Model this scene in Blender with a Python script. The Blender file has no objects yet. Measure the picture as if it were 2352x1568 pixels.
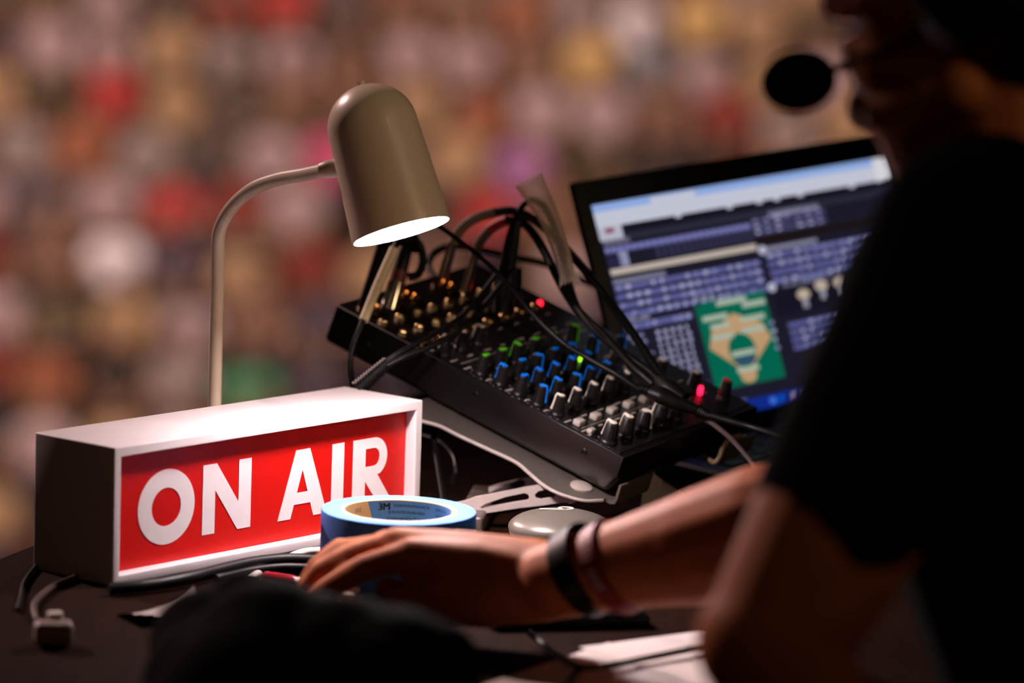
import bpy, bmesh, math, random
from mathutils import Vector, Matrix
random.seed(7)
sc = bpy.context.scene
COL = sc.collection
V = Vector

# ------------------------------------------------------------------ camera
F_PX = 8820.0                     # 135 mm lens on a 36 mm sensor, 2352 px wide
EL, ROLL = math.radians(8.48), math.radians(1.98)
TOP = 0.75                        # desk top height
CAM = V((0.0, 0.0, TOP + 0.699))
_f = V((0, math.cos(EL), -math.sin(EL)))
_r0 = V((1, 0, 0))
_u0 = _r0.cross(_f)
CR = math.cos(ROLL) * _r0 + math.sin(ROLL) * _u0
CU = -math.sin(ROLL) * _r0 + math.cos(ROLL) * _u0
CF = _f
cam_data = bpy.data.cameras.new('camera')
cam = bpy.data.objects.new('camera', cam_data)
COL.objects.link(cam)
cam.matrix_world = Matrix(((CR.x, CU.x, -CF.x, CAM.x), (CR.y, CU.y, -CF.y, CAM.y), (CR.z, CU.z, -CF.z, CAM.z), (0, 0, 0, 1)))
cam_data.lens = 135
cam_data.sensor_width = 36
cam_data.sensor_fit = 'HORIZONTAL'
cam_data.clip_start = 0.05
cam_data.clip_end = 300
cam_data.dof.use_dof = True
cam_data.dof.focus_distance = 3.43
cam_data.dof.aperture_fstop = 2.8
sc.camera = cam

def ray(x, y):
    return CF + CR * ((x - 1176) / F_PX) - CU * ((y - 784) / F_PX)
def px(x, y, d):                  # point on the line of sight at optical depth d
    return CAM + ray(x, y) * d
def on_plane(x, y, p, n):
    r = ray(x, y)
    return CAM + r * ((p - CAM).dot(n) / r.dot(n))
def pz(x, y, z=0.0):              # point at height z above the desk top
    return on_plane(x, y, V((0, 0, TOP + z)), V((0, 0, 1)))
def proj(p):
    q = p - CAM
    d = q.dot(CF)
    return 1176 + F_PX * q.dot(CR) / d, 784 - F_PX * q.dot(CU) / d, d
def camvec(r, u, t):              # right, up, toward the viewer -> world
    return CR * r + CU * u - CF * t

# ------------------------------------------------------------------ materials
def lin(c):
    return tuple(((v / 255) / 12.92 if v / 255 <= 0.04045 else ((v / 255 + 0.055) / 1.055) ** 2.4) for v in c)
MATS = {}
def mat(name, rgb, rough=0.5, metal=0.0, var=0.12, scale=60, bump=0.0, coat=0.0, spec=0.5, emit=None, strength=0.0, wood=False, sheen=0.0):
    if name in MATS:
        return MATS[name]
    m = bpy.data.materials.new(name)
    m.use_nodes = True
    nt = m.node_tree
    b = nt.nodes['Principled BSDF']
    c = lin(rgb)
    b.inputs['Roughness'].default_value = rough
    b.inputs['Metallic'].default_value = metal
    b.inputs['Coat Weight'].default_value = coat
    b.inputs['Specular IOR Level'].default_value = spec
    b.inputs['Sheen Weight'].default_value = sheen
    tc = nt.nodes.new('ShaderNodeTexCoord')
    nz = nt.nodes.new('ShaderNodeTexNoise')
    nz.inputs['Scale'].default_value = scale
    nz.inputs['Detail'].default_value = 4
    src = tc.outputs['Object']
    if wood:
        mp = nt.nodes.new('ShaderNodeMapping')
        mp.inputs['Scale'].default_value = (12, 1.2, 1)
        nt.links.new(src, mp.inputs['Vector'])
        src = mp.outputs['Vector']
    nt.links.new(src, nz.inputs['Vector'])
    rp = nt.nodes.new('ShaderNodeValToRGB')
    lo = tuple(v * (1 - var) for v in c)
    hi = tuple(min(1, v * (1 + var)) for v in c)
    rp.color_ramp.elements[0].position = 0.3
    rp.color_ramp.elements[1].position = 0.7
    rp.color_ramp.elements[0].color = (*lo, 1)
    rp.color_ramp.elements[1].color = (*hi, 1)
    nt.links.new(nz.outputs['Fac'], rp.inputs['Fac'])
    nt.links.new(rp.outputs['Color'], b.inputs['Base Color'])
    if bump:
        bp = nt.nodes.new('ShaderNodeBump')
        bp.inputs['Strength'].default_value = bump
        bp.inputs['Distance'].default_value = 0.002
        nt.links.new(nz.outputs['Fac'], bp.inputs['Height'])
        nt.links.new(bp.outputs['Normal'], b.inputs['Normal'])
    if emit is not None:
        b.inputs['Emission Color'].default_value = (*lin(emit), 1)
        b.inputs['Emission Strength'].default_value = strength
    MATS[name] = m
    return m

# ------------------------------------------------------------------ mesh building
def catmull(pts, n=6):
    pts = [V(p) for p in pts]
    if len(pts) < 3:
        return pts
    out = []
    P = [pts[0] * 2 - pts[1]] + pts + [pts[-1] * 2 - pts[-2]]
    for i in range(1, len(P) - 2):
        a, b, c, d = P[i - 1], P[i], P[i + 1], P[i + 2]
        for k in range(n):
            t = k / n
            out.append(0.5 * ((2 * b) + (c - a) * t + (2 * a - 5 * b + 4 * c - d) * t * t + (3 * b - a - 3 * c + d) * t ** 3))
    out.append(pts[-1])
    return out

class MB:
    def __init__(self):
        self.bm = bmesh.new()
    def _tag(self, faces, mi):
        for f in faces:
            f.material_index = mi
    def box(self, size, M=Matrix(), mi=0):
        sx, sy, sz = size
        vs = [self.bm.verts.new(M @ V((x * sx / 2, y * sy / 2, z * sz / 2))) for x in (-1, 1) for y in (-1, 1) for z in (-1, 1)]
        idx = ((0, 1, 3, 2), (4, 6, 7, 5), (0, 4, 5, 1), (2, 3, 7, 6), (0, 2, 6, 4), (1, 5, 7, 3))
        fs = [self.bm.faces.new([vs[i] for i in q]) for q in idx]
        self._tag(fs, mi)
        return self
    def rbox(self, size, M=Matrix(), r=0.003, mi=0, seg=3):      # box with rounded edges
        t = bmesh.new()
        bmesh.ops.create_cube(t, size=1)
        for v in t.verts:
            v.co = V((v.co.x * size[0], v.co.y * size[1], v.co.z * size[2]))
        bmesh.ops.bevel(t, geom=list(t.edges), offset=r, segments=seg, affect='EDGES', profile=0.5)
        self.join(t, M, mi)
        return self
    def join(self, t, M=Matrix(), mi=None):
        mp = {}
        for v in t.verts:
            mp[v] = self.bm.verts.new(M @ v.co)
        for f in t.faces:
            try:
                nf = self.bm.faces.new([mp[v] for v in f.verts])
                nf.material_index = f.material_index if mi is None else mi
            except ValueError:
                pass
        t.free()
    def lathe(self, prof, M=Matrix(), seg=32, mi=0, close=False):
        rings = []
        for r, z in prof:
            if r < 1e-6:
                rings.append([self.bm.verts.new(M @ V((0, 0, z)))])
            else:
                rings.append([self.bm.verts.new(M @ V((r * math.cos(2 * math.pi * k / seg), r * math.sin(2 * math.pi * k / seg), z))) for k in range(seg)])
        pairs = list(zip(rings[:-1], rings[1:]))
        if close:
            pairs.append((rings[-1], rings[0]))
        for a, b in pairs:
            for k in range(seg):
                k2 = (k + 1) % seg
                if len(a) == 1 and len(b) == 1:
                    continue
                if len(a) == 1:
                    f = self.bm.faces.new((a[0], b[k], b[k2]))
                elif len(b) == 1:
                    f = self.bm.faces.new((a[k], a[k2], b[0]))
                else:
                    f = self.bm.faces.new((a[k], a[k2], b[k2], b[k]))
                f.material_index = mi
        return self
    def tube(self, pts, rad, seg=10, n=6, mi=0, flat=None, caps=True, smooth=True):
        P = catmull(pts, n) if smooth and len(pts) > 2 else [V(p) for p in pts]
        m = len(P)
        if not isinstance(rad, (list, tuple)):
            R = [rad] * m
        else:
            R = []
            for i in range(m):
                t = i / (m - 1) * (len(rad) - 1)
                k = min(int(t), len(rad) - 2)
                R.append(rad[k] + (rad[k + 1] - rad[k]) * (t - k))
        tan = []
        for i in range(m):
            a = P[max(0, i - 1)]
            b = P[min(m - 1, i + 1)]
            tan.append((b - a).normalized())
        ref = V((0, 0, 1)) if abs(tan[0].z) < 0.9 else V((1, 0, 0))
        nrm = (ref - tan[0] * ref.dot(tan[0])).normalized()
        rings = []
        for i in range(m):
            nrm = (nrm - tan[i] * nrm.dot(tan[i])).normalized()
            bn = tan[i].cross(nrm)
            fl = flat if flat else (1, 1)
            rings.append([self.bm.verts.new(P[i] + nrm * (R[i] * fl[0] * math.cos(2 * math.pi * k / seg)) + bn * (R[i] * fl[1] * math.sin(2 * math.pi * k / seg))) for k in range(seg)])
        for a, b in zip(rings[:-1], rings[1:]):
            for k in range(seg):
                f = self.bm.faces.new((a[k], a[(k + 1) % seg], b[(k + 1) % seg], b[k]))
                f.material_index = mi
        if caps:
            f = self.bm.faces.new(list(reversed(rings[0])))
            f.material_index = mi
            f = self.bm.faces.new(rings[-1])
            f.material_index = mi
        return self
    def ball(self, c, r, M=None, seg=20, mi=0):                    # ellipsoid, r = radii
        t = bmesh.new()
        bmesh.ops.create_uvsphere(t, u_segments=seg, v_segments=max(8, seg // 2), radius=1)
        rr = (r, r, r) if not isinstance(r, (tuple, list)) else r
        S = Matrix.Diagonal((*rr, 1))
        self.join(t, Matrix.Translation(V(c)) @ (M if M else Matrix()) @ S, mi)
        return self
    def cap(self, a, b, ra, rb, seg=14, mi=0):                     # tapered capsule
        a, b = V(a), V(b)
        d = b - a
        L = d.length
        q = d.to_track_quat('Z', 'Y').to_matrix().to_4x4() if L > 1e-9 else Matrix()
        prof = [(0, -ra)]
        for k in range(1, 6):
            t = math.pi / 2 * k / 6
            prof.append((ra * math.sin(t), -ra * math.cos(t)))
        prof += [(ra, 0), (rb, L)]
        for k in range(1, 6):
            t = math.pi / 2 * k / 6
            prof.append((rb * math.cos(t), L + rb * math.sin(t)))
        prof.append((0, L + rb))
        self.lathe(prof, Matrix.Translation(a) @ q, seg, mi)
        return self
    def chain(self, pts, radii, seg=14):
        for i in range(len(pts) - 1):
            self.cap(pts[i], pts[i + 1], radii[i], radii[i + 1], seg)
        return self
    def plate(self, loops, th, M=Matrix(), mi=0):                  # 2-D loops (outer + holes) as a solid plate
        t = bmesh.new()
        for lp in loops:
            vs = [t.verts.new((p[0], p[1], 0)) for p in lp]
            for i in range(len(vs)):
                t.edges.new((vs[i], vs[(i + 1) % len(vs)]))
        bmesh.ops.triangle_fill(t, use_beauty=True, use_dissolve=False, edges=list(t.edges), normal=(0, 0, 1))
        g = bmesh.ops.extrude_face_region(t, geom=list(t.faces))
        for e in g['geom']:
            if isinstance(e, bmesh.types.BMVert):
                e.co.z += th
        bmesh.ops.recalc_face_normals(t, faces=list(t.faces))
        self.join(t, M, mi)
        return self
    def quad(self, a, b, c, d, mi=0):
        f = self.bm.faces.new([self.bm.verts.new(V(p)) for p in (a, b, c, d)])
        f.material_index = mi
        return self
    def build(self, name, mats, parent=None, smooth=True, local=False, angle=40, fix=True):
        if fix:
            bmesh.ops.recalc_face_normals(self.bm, faces=list(self.bm.faces))
        me = bpy.data.meshes.new(name)
        self.bm.to_mesh(me)
        self.bm.free()
        return link(name, me, mats, parent, smooth, local, angle)

ROOT = {}
def root_inv(parent):
    p = parent
    while p.parent is not None:
        p = p.parent
    return ROOT.get(p.name, Matrix()).inverted()
def link(name, me, mats, parent=None, smooth=True, local=False, angle=40):
    if not isinstance(mats, (list, tuple)):
        mats = [mats]
    for m in mats:
        me.materials.append(m)
    o = bpy.data.objects.new(name, me)
    COL.objects.link(o)
    if parent is not None:
        if not local:
            me.transform(root_inv(parent))
        o.parent = parent
    elif not local:
        cs = [v.co for v in me.vertices]
        if cs:
            x = (min(c.x for c in cs) + max(c.x for c in cs)) / 2
            y = (min(c.y for c in cs) + max(c.y for c in cs)) / 2
            z = min(c.z for c in cs)
            me.transform(Matrix.Translation((-x, -y, -z)))
            o.location = (x, y, z)
            ROOT[o.name] = Matrix.Translation((x, y, z))
    if smooth:
        me.polygons.foreach_set('use_smooth', [True] * len(me.polygons))
        me.set_sharp_from_angle(angle=math.radians(angle))
    return o
def thing(name, label, cat, loc=None, M=None, group=None):
    o = bpy.data.objects.new(name, None)
    COL.objects.link(o)
    o.empty_display_size = 0.02
    if M is None:
        M = Matrix.Translation(V(loc))
    o.matrix_world = M
    ROOT[o.name] = M
    tag(o, label, cat, group)
    return o
def tag(o, label=None, cat=None, group=None, kind=None):
    if label:
        o['label'] = label
    if cat:
        o['category'] = cat
    if group:
        o['group'] = group
    if kind:
        o['kind'] = kind
    return o
def remeshed(mb, voxel, it=3, fac=0.5):                            # overlapping solids -> one continuous skin
    bmesh.ops.recalc_face_normals(mb.bm, faces=list(mb.bm.faces))
    me = bpy.data.meshes.new('tmp')
    mb.bm.to_mesh(me)
    mb.bm.free()
    o = bpy.data.objects.new('tmp', me)
    COL.objects.link(o)
    r = o.modifiers.new('r', 'REMESH')
    r.mode = 'VOXEL'
    r.voxel_size = voxel
    s = o.modifiers.new('s', 'SMOOTH')
    s.factor = fac
    s.iterations = it
    dg = bpy.context.evaluated_depsgraph_get()
    ev = o.evaluated_get(dg)
    out = bpy.data.meshes.new_from_object(ev)
    bpy.data.objects.remove(o)
    bpy.data.meshes.remove(me)
    out.materials.clear()
    return out
def text_mesh(body, size):                                         # flat glyphs as a bmesh
    c = bpy.data.curves.new('t', 'FONT')
    c.body = body
    c.size = size
    c.align_x = 'LEFT'
    o = bpy.data.objects.new('t', c)
    COL.objects.link(o)
    dg = bpy.context.evaluated_depsgraph_get()
    me = bpy.data.meshes.new_from_object(o.evaluated_get(dg))
    bpy.data.objects.remove(o)
    bm = bmesh.new()
    bm.from_mesh(me)
    bpy.data.meshes.remove(me)
    return bm

# ------------------------------------------------------------------ shared materials
M_white = mat('white_painted_wood', (236, 228, 228), 0.45, var=0.03, scale=30)
M_red = mat('red_acrylic', (208, 18, 12), 0.42, var=0.03, scale=20, spec=0.35)
M_letter = mat('white_acrylic', (240, 232, 232), 0.42, var=0.02, spec=0.35)
M_lamp = mat('cream_enamel', (228, 210, 186), 0.34, var=0.02, coat=0.15)
M_black = mat('black_plastic', (14, 12, 12), 0.42, spec=0.25, var=0.2, scale=200)
M_rubber = mat('black_rubber', (13, 11, 11), 0.45, spec=0.25, var=0.2, scale=150, bump=0.1)
M_chass = mat('black_powder_coat', (12, 9, 9), 0.36, var=0.15, scale=400, bump=0.05)
M_alu = mat('brushed_aluminium', (140, 129, 122), 0.42, metal=0.75, var=0.06, scale=120)
M_steel = mat('nickel', (200, 190, 175), 0.2, metal=1.0, var=0.06)
M_goldlit = mat('gold_lit_metal', (200, 165, 110), 0.18, metal=1.0, var=0.08)  # socket metal, gold cast of the light put into its colour
M_knob = mat('knob_black', (20, 17, 16), 0.42, var=0.15, scale=300)
M_pw = mat('pointer_white', (232, 220, 206), 0.4, var=0.02)
M_pb = mat('pointer_blue', (0, 130, 255), 0.4, var=0.02)
M_pg = mat('pointer_green', (90, 200, 20), 0.4, var=0.02)
M_pr = mat('pointer_red', (190, 20, 20), 0.4, var=0.02)
M_skin = mat('skin', (204, 118, 70), 0.6, var=0.1, scale=45, bump=0.12, spec=0.22)
M_shirt = mat('black_cotton', (9, 8, 9), 0.95, var=0.2, scale=300, spec=0.05)
M_hair = mat('dark_hair', (20, 14, 11), 0.6, var=0.3, scale=150, bump=0.5)
M_paper = mat('paper', (232, 222, 216), 0.8, var=0.03, scale=14)
M_print = mat('print_ink', (28, 26, 40), 0.8, var=0.05)
M_tapeblue = mat('blue_crepe_paper', (50, 126, 232), 0.75, var=0.08, scale=500, bump=0.15)
M_tapeside = mat('blue_tape_edge', (96, 146, 214), 0.8, var=0.06, scale=420, bump=0.2)
M_core = mat('cream_cardboard', (232, 205, 160), 0.8, var=0.06, scale=120)
M_desk = mat('dark_stained_wood', (33, 16, 8), 0.8, var=0.3, scale=8, spec=0.03, wood=True, bump=0.05)
M_tan = mat('tan_sleeve', (120, 100, 76), 0.6, var=0.15, scale=200)
M_mesh = mat('grey_braid', (240, 224, 206), 0.6, var=0.12, scale=300)
M_label = mat('cream_label', (248, 228, 186), 0.6, var=0.05, scale=80)

# ------------------------------------------------------------------ the setting
ET = V((0.326, 0.9454, 0))                 # along the desk
EW = V((0.9454, -0.326, 0))                # from the field edge of the desk to the seat
EDGE = pz(78, 1249)                        # a point of the field edge
def dk(t, w, z=0.0):                       # desk coordinates
    return EDGE + ET * t + EW * w + V((0, 0, z))
m = MB()
R_desk = Matrix(((ET.x, EW.x, 0, 0), (ET.y, EW.y, 0, 0), (0, 0, -1, 0), (0, 0, 0, 1)))
R_desk = Matrix(((EW.x, ET.x, 0, 0), (EW.y, ET.y, 0, 0), (0, 0, 1, 0), (0, 0, 0, 1)))
T0, T1, WD = -1.5, 2.4, 0.90
dc = dk((T0 + T1) / 2, WD / 2)
desk = thing('desk', 'long dark brown desk carrying the sign, lamp, mixer and laptop', 'desk', (dc.x, dc.y, 0))
MB().rbox((WD, T1 - T0, 0.03), Matrix.Translation(dc - V((0, 0, 0.015))) @ R_desk, 0.004).build('desk_top', M_desk, desk)
MB().box((0.02, T1 - T0 - 0.1, 0.4), Matrix.Translation(dk((T0 + T1) / 2, 0.04) - V((0, 0, 0.23))) @ R_desk).build('modesty_panel', M_desk, desk)
for t in (T0 + 0.1, T1 - 0.1):
    for w in (0.06, WD - 0.06):
        p = dk(t, w)
        MB().rbox((0.05, 0.05, 0.72), Matrix.Translation((p.x, p.y, 0.36)) @ R_desk, 0.004).build('leg', M_black, desk)
M_floor = mat('booth_carpet', (40, 34, 32), 0.95, var=0.2, scale=200)
m = MB()
a = [dk(-3.3, -0.02), dk(3.5, -0.02), dk(3.5, 3.2), dk(-3.3, 3.2)]
for p in a:
    p.z = 0
t = bmesh.new()
lo = [t.verts.new((p.x, p.y, -0.12)) for p in a]
hi = [t.verts.new((p.x, p.y, 0.0)) for p in a]
t.faces.new(lo)
t.faces.new(hi)
for i in range(4):
    t.faces.new((lo[i], lo[(i + 1) % 4], hi[(i + 1) % 4], hi[i]))
m.join(t)
tag(m.build('floor', M_floor, smooth=False), kind='structure')

# terrace across the field
DROW, DEP, RISE = 31.5, 0.80, 0.42
Z0 = CAM.z - 7.1
NROW = 16
M_conc = mat('reddish_brown_concrete', (92, 58, 48), 0.9, var=0.35, scale=0.8)
m = MB()
t = bmesh.new()
prof = []
for k in range(NROW + 6):
    y = DROW + DEP * (k - 2)
    z = Z0 + RISE * (k - 2)
    prof += [(y, z - RISE), (y, z)]
prof += [(DROW + DEP * (NROW + 4), Z0 - 3), (DROW - DEP * 2, Z0 - 3)]
A = [t.verts.new((-18, y, z)) for y, z in prof]
B = [t.verts.new((18, y, z)) for y, z in prof]
n = len(prof)
for i in range(n):
    t.faces.new((A[i], A[(i + 1) % n], B[(i + 1) % n], B[i]))
t.faces.new(A)
t.faces.new(list(reversed(B)))
m.join(t)
tag(m.build('seating_terrace', M_conc, smooth=False), kind='structure')

# ------------------------------------------------------------------ ON AIR sign
SW, SD, SH = 0.3946, 0.098, 0.12
SX = V((0.6394, 0.7689, 0))
SY = V((-0.7689, 0.6394, 0))
SO = V((-0.3325, 3.195, TOP))
M_sign = Matrix(((SX.x, SY.x, 0, SO.x), (SX.y, SY.y, 0, SO.y), (0, 0, 1, SO.z), (0, 0, 0, 1)))
sign = thing('on_air_sign', 'white box sign with a red ON AIR front standing on the desk', 'sign', M=M_sign)
FR, REC = 0.0088, 0.012
def sgn(x, y):                              # photo point on the red panel plane -> sign x, z
    p = M_sign.inverted() @ on_plane(x, y, SO + SY * REC, SY)
    return p.x, p.z
t = bmesh.new()
def ringbox(t, x0, x1, z0, z1, y):
    return [t.verts.new((x, y, z)) for x, z in ((x0, z0), (x1, z0), (x1, z1), (x0, z1))]
o0 = ringbox(t, 0, SW, 0, SH, 0)
i0 = ringbox(t, FR, SW - FR, FR, SH - FR, 0)
i1 = ringbox(t, FR, SW - FR, FR, SH - FR, REC + 0.004)
o1 = ringbox(t, 0, SW, 0, SH, SD)
for i in range(4):
    j = (i + 1) % 4
    t.faces.new((o0[i], o0[j], i0[j], i0[i]))
    t.faces.new((i0[i], i0[j], i1[j], i1[i]))
    t.faces.new((o0[j], o0[i], o1[i], o1[j]))
t.faces.new(i1)
t.faces.new(list(reversed(o1)))
bmesh.ops.recalc_face_normals(t, faces=list(t.faces))
be = [e for e in t.edges if (e.verts[0] in o0 and e.verts[1] in o0) or (e.verts[0] in o1 and e.verts[1] in o1) or (e.verts[0] in o0 and e.verts[1] in o1) or (e.verts[0] in o1 and e.verts[1] in o0) or (e.verts[0] in i0 and e.verts[1] in i0)]
bmesh.ops.bevel(t, geom=be, offset=0.0014, segments=3, affect='EDGES', profile=0.5)
m = MB()
m.join(t)
m.build('housing', M_white, sign, local=True)
m = MB()
m.box((SW - 2 * FR - 0.0004, 0.003, SH - 2 * FR - 0.0004), Matrix.Translation((SW / 2, REC + 0.0015, SH / 2)))
panel = m.build('red_panel', M_red, sign, local=True, smooth=False)
tag(panel, 'glossy red front panel')
LZ = Matrix(((1, 0, 0, 0), (0, 0, -1, REC - 0.0001), (0, 1, 0, 0), (0, 0, 0, 1)))
def letter(loops):
    m = MB()
    m.plate(loops, 0.0004, LZ)
    o = m.build('letter', M_letter, panel, local=True, smooth=False)
    return tag(o, 'white printed letter')
def c5(x, y):                               # zoomed crop reading -> photo px
    return x / 2.215, 860 + y / 2.215
def S(x, y):
    return sgn(*c5(x, y))
xa, zb = S(1025, 818)
_, zt = S(1030, 463)
BASE, CAP = zb, zt
print('letters base/cap', BASE, CAP)
CH = CAP - BASE
def lx(x, y):
    return S(x, y)[0]
# O
xl, xr = lx(700, 680), lx(988, 650)
zt_, zb_ = S(862, 478)[1], S(840, 863)[1]
cx, cz = (xl + xr) / 2, (zt_ + zb_) / 2
xil, xir = lx(770, 672), lx(918, 665)
zit, zib = S(855, 573)[1], S(840, 770)[1]
def ell(cx, cz, rx, rz, n=64):
    return [(cx + rx * math.cos(2 * math.pi * k / n), cz + rz * math.sin(2 * math.pi * k / n)) for k in range(n)]
letter([ell(cx, cz, (xr - xl) / 2, (zt_ - zb_) / 2), ell((xil + xir) / 2, (zit + zib) / 2, (xir - xil) / 2, (zit - zib) / 2)])
# N
n0, n1 = lx(1029, 640), lx(1092, 640)
n2, n3 = lx(1213, 560), lx(1276, 560)
nd, ne = lx(1103, 452), lx(1205, 786)
letter([[(n0, BASE), (n1, BASE), (n1, BASE + CH * 0.62), (ne, BASE), (n3, BASE), (n3, CAP), (n2, CAP), (n2, BASE + CH * 0.40), (nd, CAP), (n0, CAP)]])
# A
a0, a1 = lx(1410, 748), lx(1475, 736)
a2, a3 = lx(1592, 712), lx(1660, 705)
at0, at1 = lx(1506, 383), lx(1577, 373)
ap = lx(1538, 487)
def mix(a, b, t):
    return a + (b - a) * t
zc0, zc1 = BASE + CH * 0.20, BASE + CH * 0.37          # crossbar
zap = BASE + CH * 0.70
sl = (ap - a1) / (zap - BASE)
sr = (ap - a2) / (zap - BASE)
letter([[(a0, BASE), (a1, BASE), (a1 + sl * (zc0 - BASE), zc0), (a2 + sr * (zc0 - BASE), zc0), (a2, BASE), (a3, BASE), (at1, CAP), (at0, CAP)],
        [(a1 + sl * (zc1 - BASE), zc1), (ap, zap), (a2 + sr * (zc1 - BASE), zc1)]])
# I
i0_, i1_ = lx(1686, 500), lx(1747, 490)
letter([[(i0_, BASE), (i1_, BASE), (i1_, CAP), (i0_, CAP)]])
# R
r0, r1 = lx(1793, 480), lx(1857, 470)
rx = lx(1968, 410)
bowl_t, bowl_b = CAP, BASE + CH * 0.42
rad = (bowl_t - bowl_b) / 2
rc = rx - rad * 0.98
def arc(cx, cz, rx, rz, a0, a1, n=20):
    return [(cx + rx * math.cos(math.radians(a0 + (a1 - a0) * k / n)), cz + rz * math.sin(math.radians(a0 + (a1 - a0) * k / n))) for k in range(n + 1)]
leg_r = lx(1990, 670)
outer = [(r0, BASE), (r1, BASE), (r1, BASE + CH * 0.36), (leg_r - (r1 - r0) * 1.12, BASE), (leg_r, BASE), (rc + rad * 0.25, BASE + CH * 0.445)] + arc(rc, (bowl_t + bowl_b) / 2, rad * 0.98, rad, -65, 90) + [(r0, CAP)]
ih = rad - CH * 0.155
inner = [(r1, (bowl_t + bowl_b) / 2 + ih), (r1, (bowl_t + bowl_b) / 2 - ih)] + arc(rc - 0.0005, (bowl_t + bowl_b) / 2, ih * 0.95, ih, -90, 90)
letter([outer, inner])

# ------------------------------------------------------------------ desk lamp
lamp_base = SO + SX * 0.286 + SY * 0.162
lamp = thing('desk_lamp', 'cream gooseneck desk lamp with a bullet shade glowing above the sign', 'lamp', lamp_base)
MB().lathe([(0, 0), (0.056, 0), (0.058, 0.002), (0.058, 0.012), (0.054, 0.016), (0.012, 0.018), (0.009, 0.03), (0, 0.03)], Matrix.Translation(lamp_base), 48).build('base', M_lamp, lamp)
DL = 3.335                                   # depth of the lit opening
aS = camvec(0.267 * math.cos(math.radians(6)), -0.963 * math.cos(math.radians(6)), math.sin(math.radians(6))).normalized()
op = px(922, 532, DL)
def vert_at(z):
    return V((lamp_base.x, lamp_base.y, TOP + z))
z560 = None
for zz in range(0, 600):
    if proj(vert_at(zz / 1000))[1] < 590:
        z560 = zz / 1000
        break
stem = [vert_at(0.02), vert_at(z560 * 0.5), vert_at(z560 - 0.02), vert_at(z560)]
dv = proj(stem[-1])[2]
for x, y, f in ((504, 530, 0.06), (531, 478, 0.2), (580, 434, 0.38), (640, 411, 0.58), (700, 400, 0.8), (752, 389, 1.0)):
    stem.append(px(x, y, dv + (DL + 0.02 - dv) * f))
MB().tube(stem, 0.0062, 16, 8).build('stem', M_lamp, lamp)
MB().tube([px(738, 391, DL + 0.022), px(757, 388, DL + 0.019), px(790, 384, DL + 0.015)], [0.0068, 0.0082, 0.0082], 16, 4).build('collar', M_lamp, lamp)
qS = (-aS).to_track_quat('Z', 'Y').to_matrix().to_4x4()
MS = Matrix.Translation(op) @ qS
R0, R1, HS = 0.0441, 0.0397, 0.1335
pr = [(R0 - 0.0015, 0.0), (R0, 0.0), (R0 + 0.0001, 0.0015)]
for k in range(1, 9):
    z = 0.0015 + (HS - R1 * 0.98 - 0.0015) * k / 8
    pr.append((R0 + (R1 - R0) * (z / (HS - R1 * 0.98)), z))
for k in range(1, 13):
    a = math.pi / 2 * k / 12
    pr.append((R1 * math.cos(a), HS - R1 * 0.98 + R1 * 0.98 * math.sin(a)))
pr[-1] = (0, HS)
inn = [(0, HS - 0.003)]
for k in range(11, -1, -1):
    a = math.pi / 2 * k / 12
    inn.append(((R1 - 0.002) * math.cos(a), HS - R1 * 0.98 + (R1 * 0.98 - 0.003) * math.sin(a)))
inn.append((R0 - 0.002, 0.0015))
MB().lathe(pr, MS, 64).build('shade', M_lamp, lamp, fix=False)
M_in = mat('white_enamel_inside', (250, 248, 245), 0.6, var=0.01)
m = MB()
m.lathe(inn + [(R0 - 0.0015, 0.0)], MS, 64)
o = m.build('shade_lining', M_in, lamp, fix=False)
tag(o, 'bright white inside of the shade')
M_bulb = mat('led_diffuser', (255, 250, 246), 0.5, var=0.0, emit=(255, 234, 236), strength=195.0)
m = MB()
m.lathe([(0, 0.0035), (R0 - 0.0022, 0.0035), (R0 - 0.0022, 0.006), (0, 0.006)], MS, 48)
o = m.build('light_diffuser', M_bulb, lamp)
tag(o, 'round glowing white diffuser')
MB().lathe([(0, 0), (0.0035, 0), (0.0035, 0.004), (0, 0.004)], MS @ Matrix.Translation((0, 0, HS - 0.001)), 16).build('finial', M_lamp, lamp)

# ------------------------------------------------------------------ roll of blue tape
TH = 0.0655
tc0 = pz(916, 1171, TH)
TR, TI = 0.0668, 0.0485
tape = thing('roll_of_tape', 'roll of blue painter tape lying flat in front of the sign', 'tape', (tc0.x, tc0.y, TOP))
Mt = Matrix.Translation((tc0.x, tc0.y, TOP + 0.0002))
MB().lathe([(TI + 0.0014, 0.0), (TR - 0.0006, 0.0), (TR, 0.0008), (TR, TH - 0.0008), (TR - 0.0006, TH), (TI + 0.0014, TH)], Mt, 96, close=True).build('tape_winding', [M_tapeblue], tape)
me_t = tape.children[0].data
me_t.materials.append(M_tapeside)
for p in me_t.polygons:
    if abs(p.normal.z) > 0.9:
        p.material_index = 1
MB().lathe([(TI - 0.0018, 0.0005), (TI + 0.0014, 0.0005), (TI + 0.0014, TH - 0.0003), (TI - 0.0018, TH - 0.0003)], Mt, 96, close=True).build('core', M_core, tape)
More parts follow.
